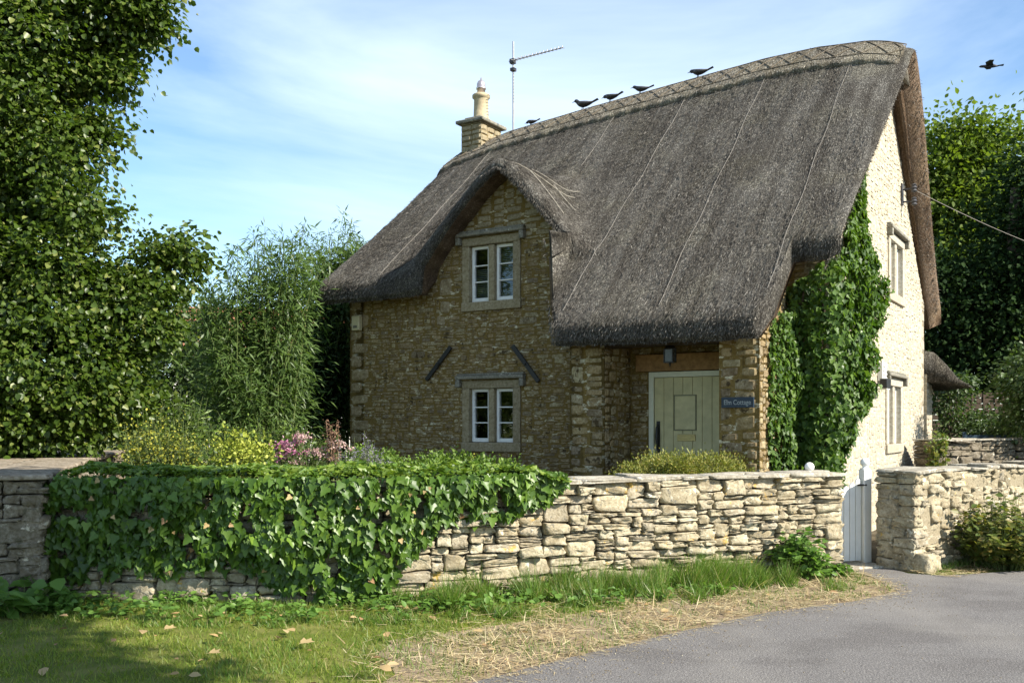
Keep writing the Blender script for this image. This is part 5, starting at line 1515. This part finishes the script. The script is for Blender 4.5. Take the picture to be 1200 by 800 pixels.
spray_plant('back_bed_plant', 'low green plants before the low pale wall deep in the garden', tuple(PX(330, 495, d) * [1, 1, 0] + [0, 0, .05]), T([(290, 515), (320, 512), (350, 508), (380, 512), (250, 500), (270, 498), (300, 500), (340, 500)], d), 110, 'mid_leaf', 'box_leaf', ntop=12, seed=9, topr=.06, toplen=.5, jx=.12, leaf=LEAF_OVAL, lsize=.08)
# yellowing creeper at the far right corner
d = 15.6
spray_plant('corner_creeper', 'yellow green creeper between the lean-to and the far dark wall', tuple(PX(1097, 495, d) * [1, 1, 0]), T([(1092, 515), (1098, 525), (1095, 540), (1100, 512), (1104, 508)], d), 26, 'bramble', 'box_leaf', ntop=10, seed=10, topr=.04, jx=.05, leaf=LEAF_OVAL, lsize=.08)

# ------------------------------------------------------------------ verge: grass, straw, weeds
def in_poly(x, y, poly):
    c = np.zeros(len(x), bool); j = len(poly) - 1
    for i in range(len(poly)):
        xi, yi = poly[i]; xj, yj = poly[j]
        with np.errstate(divide='ignore', invalid='ignore'):
            t = ((yi > y) != (yj > y)) & (x < (xj - xi) * (y - yi) / (yj - yi + 1e-12) + xi)
        c ^= t; j = i
    return c
road_poly = road_edge + [(60, 30), (60, -30)]
def blades(name, x, y, z0, h, w, mat, lean=.35, label=None, field=0):
    n = len(x); pos = np.stack([x, y, np.full(n, z0)], 1)
    d = np.stack([rng.normal(size=n) * lean, rng.normal(size=n) * lean, np.ones(n)], 1)
    if field:
        d[:, 0] += field * nz2(x, y, 4.5, 3) * 2; d[:, 1] += field * nz2(x, y, 4.5, 9) * 2 - field * .3
    nr = rand_dir(n) * [1, 1, .2]
    o = foliage(name, BLADE, pos, d, nr, h, mat, None, None, w); tag(o, label, kind='stuff'); return o
# mown grass at the lower left
n = 125000
x = rng.uniform(-8.5, 3.0, n); y = 4.6 + 5.2 * rng.random(n) ** 1.0
dens = nz2(x[:], y[:], 1.3, 1)
# boundary to the dry strip
bx = np.interp(y, [4.6, 5.6, 6.3, 7.2, 8.0, 8.8], [-.5, -.6, -.6, -.2, .8, 2.0])
ok = (x < bx + .5 * nz2(x, y, 2.2, 5) + rng.normal(size=n) * .25) & ~in_poly(x, y, road_poly) & (rng.random(n) < .75 + dens) & (y < np.interp(x, GW.p[:, 0], GW.p[:, 1]) - .02)
blades('mown_grass', x[ok], y[ok], .0, rng.uniform(.02, .06, ok.sum()), rng.uniform(.004, .008, ok.sum()), M['grass'], .55, 'short mown grass at the lower left')
# long tufts at the wall foot
def gw_strip(n, a0, a1, d0, d1):
    a = rng.uniform(a0, a1, n); dd = d0 + (d1 - d0) * rng.random(n) ** 1.3; p = GW.at(a, dd, 0); return a, dd, p[:, 0], p[:, 1]
a, dd, x, y = gw_strip(42000, -.2, GW.L - .1, .02, 1.0)
tf = nz2(a, dd, 1.5, 8) + .6 * nz2(a, dd, 5.0, 2)
hgt = np.interp(a, [0, GWp(430), GWp(460), GWp(560), GWp(620), GWp(720), GWp(800), GWp(850), GWp(900), GW.L], [.1, .1, .2, .26, .24, .32, .42, .34, .2, .08])
ok = (tf > -.08 + .42 * (dd / 1.0))
blades('long_grass', x[ok], y[ok], .0, (hgt[ok] * rng.uniform(.4, 1.15, ok.sum()) * (1 - .45 * dd[ok])), rng.uniform(.005, .009, ok.sum()), M['tuft'], .5, 'long green grass tufts along the foot of the wall', .8)
nt_ = 26; ta = rng.uniform(GWp(455), GWp(880), nt_); tq = GW.at(ta, rng.uniform(.08, .55, nt_), 0); kk = 190
tl = np.repeat(rng.normal(size=(nt_, 2)) * .25, kk, 0); x = np.repeat(tq[:, 0], kk) + rng.normal(size=nt_ * kk) * .035; y = np.repeat(tq[:, 1], kk) + rng.normal(size=nt_ * kk) * .035
n = nt_ * kk; th_ = np.repeat(rng.uniform(.18, .4, nt_), kk) * rng.uniform(.5, 1.1, n)
o = foliage('tall_tufts', BLADE, np.stack([x, y, np.zeros(n)], 1), np.stack([tl[:, 0] + rng.normal(size=n) * .42, tl[:, 1] + rng.normal(size=n) * .42, np.ones(n)], 1), rand_dir(n) * [1, 1, .2], th_, M['tuft'], None, None, rng.uniform(.004, .008, n)); tag(o, 'taller arching grass clumps below the stone wall', kind='stuff')
# dry cut straw
n = 60000
x = rng.uniform(-2.8, 4.3, n); y = rng.uniform(5.0, 10.3, n)
rd = in_poly(x, y, road_poly)
# distance to road edge allows a few stray straws on the asphalt
wl = np.interp(x, GW.p[:, 0], GW.p[:, 1])
lft = np.interp(y, [5.0, 5.6, 6.3, 7.2, 8.0, 8.8], [-.9, -1.0, -1.2, -1.6, -2.0, -2.0])
eA = np.array(road_edge[2:11]); dist = np.full(n, 9.0)
for p_, q_ in zip(eA[:-1], eA[1:]):
    v_ = q_ - p_; tt = np.clip(((x - p_[0]) * v_[0] + (y - p_[1]) * v_[1]) / (v_ @ v_), 0, 1)
    dist = np.minimum(dist, np.hypot(x - p_[0] - tt * v_[0], y - p_[1] - tt * v_[1]))
fade = np.clip((x - lft) / 1.1, 0, 1) * np.clip(1.55 - dist / 1.0, .06, 1) * np.clip(1.25 - nz2(x, y, 1.1, 30) * -1.2, 0, 1)
nn1 = nz2(x, y, 2.4, 6)
ok = ~rd & (y < wl - .03) & (rng.random(n) < fade * (.75 + nn1 * 1.1))
k = ok.sum(); pos = np.stack([x[ok], y[ok], rng.uniform(.012, .05, k)], 1)
d_ = np.stack([rng.normal(size=k), rng.normal(size=k) * .7, rng.normal(size=k) * .16], 1)
o = foliage('dry_straw', BLADE, pos, d_, rand_dir(k) * .35 + [0, 0, 1], rng.uniform(.05, .2, k), M['dry_grass'], None, None, rng.uniform(.004, .008, k)); tag(o, 'dry cut grass lying along the roadside', kind='stuff')
# scraps over the road edge
n = 1500
i_ = rng.integers(4, 11, n); e = np.array(road_edge); t = rng.random(n)[:, None]; q = e[i_] * (1 - t) + e[i_ + 1] * t + rng.normal(size=(n, 2)) * .09
o = foliage('road_edge_litter', BLADE, np.stack([q[:, 0], q[:, 1], np.full(n, .018)], 1), np.stack([rng.normal(size=n), rng.normal(size=n), np.zeros(n)], 1), rand_dir(n) * .2 + [0, 0, 1], rng.uniform(.02, .1, n), M['dry_grass'], None, None, rng.uniform(.003, .007, n)); tag(o, 'scraps of straw over the road edge', kind='stuff')
# sparse green shoots in the straw
n = 16000
x = rng.uniform(-2.2, 3.6, n); y = rng.uniform(5.6, 10.2, n)
ok = ~in_poly(x, y, road_poly) & (y < np.interp(x, GW.p[:, 0], GW.p[:, 1]) - .03) & (nz2(x, y, 2.0, 12) > -.08)
blades('green_shoots', x[ok], y[ok], .0, rng.uniform(.04, .11, ok.sum()), rng.uniform(.004, .007, ok.sum()), M['tuft'], .5, 'green shoots among the straw')
# fallen leaves
n = 240
x = rng.uniform(-5, 3.4, n); y = rng.uniform(5.2, 9.6, n); ok = (y < np.interp(x, GW.p[:, 0], GW.p[:, 1]) - .1) & ~in_poly(x, y, road_poly)
x, y = x[ok], y[ok]; k = len(x)
o = foliage('fallen_leaves', LEAF_OVAL, np.stack([x, y, rng.uniform(.03, .06, k)], 1), np.stack([rng.normal(size=k), rng.normal(size=k), rng.normal(size=k) * .2], 1), rand_dir(k) * .4 + [0, 0, 1], rng.uniform(.03, .1, k), M['dead_leaf']); tag(o, 'brown fallen leaves scattered on the grass', kind='stuff')
for i, (px, py, s_, lb_) in enumerate(((245, 773, .1, 'curled tan fallen leaf alone on the mown grass'), (352, 761, .11, 'large orange brown fallen leaf where the grass turns dry'), (193, 744, .09, 'brown fallen leaf on the grass below the shaded part of the wall'), (20, 716, .11, 'pale fallen leaf at the left edge of the grass'))):
    d = 1792 / (py - 495); p = PX(px, 495, d)
    V, F = instance(leaf_template([(.2, -.05), (.5, .1), (.25, .35), (.42, .65), (.15, .7)], .3), np.array([[p[0], d, .05]]), np.array([[1, .3 * i - .4, .1]]), np.array([[.1, -.2, 1]]), np.array([s_]))
    o = mesh_obj('fallen_leaf', V, F, M['dead_leaf'], None, False, (float(p[0]), d, .04)); tag(o, lb_, 'leaf', 'large fallen leaves on the verge')

# broad-leaved weeds in the grass
n = 900
c = rng.uniform(0, 1, (150, 2)); cx = -4.2 + 6.2 * c[:, 0]; cy = np.interp(cx, GW.p[:, 0], GW.p[:, 1]) - .1 - .8 * c[:, 1] ** 1.4
kk = 12; px_ = np.repeat(cx, kk) + rng.normal(size=150 * kk) * .05; py_ = np.repeat(cy, kk) + rng.normal(size=150 * kk) * .05
n = len(px_); o = foliage('ground_weeds', LEAF_OVAL, np.stack([px_, py_, rng.uniform(.03, .12, n)], 1), np.stack([rng.normal(size=n), rng.normal(size=n), rng.uniform(-.1, .5, n)], 1), rand_dir(n) * .5 + [0, -.3, 1], rng.uniform(.03, .075, n), M['weed']); tag(o, 'small broad leaved weeds along the foot of the wall', kind='stuff')
# nettle-like plant near the gate
def weed_plant(name, label, cat, c, r, h, n, mat, size, seed=0, leaf=LEAF_OVAL, per=16):
    rr = random.Random(seed); base = Vector(c); root = empty(name, tuple(base)); tag(root, label, cat)
    mb = MB(); P = []; D = []
    for i in range(n):
        an = rr.uniform(0, 6.28); rad = r * math.sqrt(rr.random()); s0 = Vector((math.cos(an) * rad * .4, math.sin(an) * rad * .4, 0)); e = Vector((math.cos(an) * rad, math.sin(an) * rad, h * (1 - .5 * (rad / r) ** 2) * rr.uniform(.6, 1.05)))
        mb.tube([s0, s0.lerp(e, .5) + Vector((0, 0, .04)), e], [.006, .005, .002], 5)
        for k in range(per):
            t = .15 + .85 * rr.random(); P.append(s0.lerp(e, t) + Vector((rr.gauss(0, .012), rr.gauss(0, .012), .02))); a2 = rr.uniform(0, 6.28); D.append((math.cos(a2), math.sin(a2), rr.uniform(-.5, .3)))
    mb.build('stems', M['stem_green'], root)
    foliage('leaves', leaf, np.array(P), np.array(D), rng.normal(size=(len(P), 3)) * .4 + [0, -.2, 1], size * (.5 + .8 * rng.random(len(P))), mat, root)
    return root
p = PX(937, 495, 9.72); weed_plant('leafy_weed', 'bright green leafy weed clump growing at the wall foot beside the gate', 'weed', (p[0], 9.7, 0), .3, .56, 60, M['weed'], .085, 1)
p = PX(968, 495, 9.9); weed_plant('small_weed', 'small green weed right beside the gate opening at the wall end', 'weed', (p[0], 9.85, 0), .22, .2, 24, M['weed'], .06, 2)
p = PX(1150, 495, 10.7); r_ = weed_plant('bramble_bush', 'loose bramble bush with yellowing leaves against the right hand wall', 'bush', (5.45, 10.55, 0), .68, .82, 170, M['bramble'], .075, 3, per=20)
weed_plant('bramble_bush', 'second bramble clump at the right edge against the wall', 'bush', (6.35, 11.1, 0), .6, .66, 110, M['bramble'], .075, 4, per=18)
p = PX(22, 495, 7.9); weed_plant('dock_plant', 'broad glossy leaved plant at the left edge below the side wall', 'plant', (p[0], 7.95, 0), .32, .42, 16, M['weed'], .17, 5, per=7)
p = PX(80, 495, 8.2); weed_plant('trailing_plant', 'small leafy weed at the foot of the shaded wall at the left', 'weed', (p[0], 8.15, 0), .35, .2, 30, M['weed'], .07, 6)
# strip of litter and grass at the foot of the right wall
a = rng.uniform(.1, 4, 2600); q = RW.at(a, .02 + .3 * rng.random(2600) ** 1.5, 0); ok = nz2(q[:, 0], q[:, 1], 2.5, 3) > -.1
blades('right_wall_grass', q[ok, 0], q[ok, 1], .01, rng.uniform(.03, .12, ok.sum()), rng.uniform(.004, .008, ok.sum()), M['tuft'], .6, 'thin grass along the foot of the right wall')
q = RW.at(rng.uniform(-.1, 4, 3000), .5 * rng.random(3000) ** 1.5, 0)
o = foliage('right_wall_litter', BLADE, q + [0, 0, .025], np.stack([rng.normal(size=3000), rng.normal(size=3000), rng.normal(size=3000) * .1], 1), rand_dir(3000) * .3 + [0, 0, 1], rng.uniform(.03, .12, 3000), M['dry_grass'], None, None, rng.uniform(.004, .008, 3000)); tag(o, 'dry litter at the foot of the right wall', kind='stuff')
# corner stone at the foot of the right wall
it = [(-.02, 0, .3, .2, .16, -.05)]
V, F = solid_stones(it, RW.at, random.Random(4), 6, .08); p = RW.at(.15, .08, 0); o = mesh_obj('corner_boulder', V, F, M['dry_stone'], None, False, tuple(float(v) for v in p)); tag(o, 'squarish loose boulder at the foot of the right wall by the gate', 'boulder')

# added unseen tree behind the viewer, crown shaped to shade the lower left corner
sb = []
def shade_blob(gx, gy, h, r):
    k = h / S.z; sb.append((gx + S.x * k, gy + S.y * k, h, r, r, r * .8))
shade_blob(-5.3, 5.4, 6.2, 1.35); shade_blob(-3.7, 5.0, 6.4, 1.35); shade_blob(-6.3, 6.9, 6.6, 1.2); shade_blob(-2.5, 4.1, 6.0, 1.1); shade_blob(-6.6, 8.4, 6.4, 1.0); shade_blob(-4.3, 6.5, 6.5, .85); shade_blob(-3.2, 5.5, 6.3, .8); shade_blob(-2.3, 4.7, 6.1, .75); shade_blob(-5.2, 7.2, 6.7, .9); shade_blob(-4.6, 4.0, 5.9, 1.3); shade_blob(-5.3, 8.8, 8.2, .9); shade_blob(-5.0, 8.3, 7.6, .7)
bs = (5.6, -.8, 0)
tree('added_shade_tree', 'added unseen tree on the lane side, crown shaped to shade the lower left corner', 'tree', bs, sb, 2200, 50, .3, .16, M['maple_leaf'], r0=.22, inner=.15)

# grit washed along the road edge and scattered on the asphalt
n = 1300
i_ = rng.integers(4, 11, n); e = np.array(road_edge); t = rng.random(n)[:, None]; q = e[i_] * (1 - t) + e[i_ + 1] * t
q = q + np.stack([np.abs(rng.normal(size=n)) * .25, -np.abs(rng.normal(size=n)) * .25], 1)
far = rng.random(n) < .3; q[far] = np.stack([rng.uniform(-.5, 6, far.sum()), rng.uniform(4.5, 9.5, far.sum())], 1)
ok = in_poly(q[:, 0], q[:, 1], road_poly); q = q[ok]; k = len(q)
G8 = (np.array([(-.5, -.5, 0), (.5, -.4, 0), (.45, .5, 0), (-.4, .45, 0), (-.3, -.3, .5), (.3, -.2, .55), (.25, .3, .5), (-.25, .3, .45)], float), np.array([(0, 1, 5, 4), (1, 2, 6, 5), (2, 3, 7, 6), (3, 0, 4, 7), (4, 5, 6, 7)]))
o = foliage('road_grit', G8, np.stack([q[:, 0], q[:, 1], np.full(k, .012)], 1), np.stack([rng.normal(size=k), rng.normal(size=k), np.zeros(k)], 1), np.tile([0, 0, 1.0], (k, 1)), rng.uniform(.003, .011, k), M['shade_stone']); tag(o, 'pale grit on the road', kind='stuff')
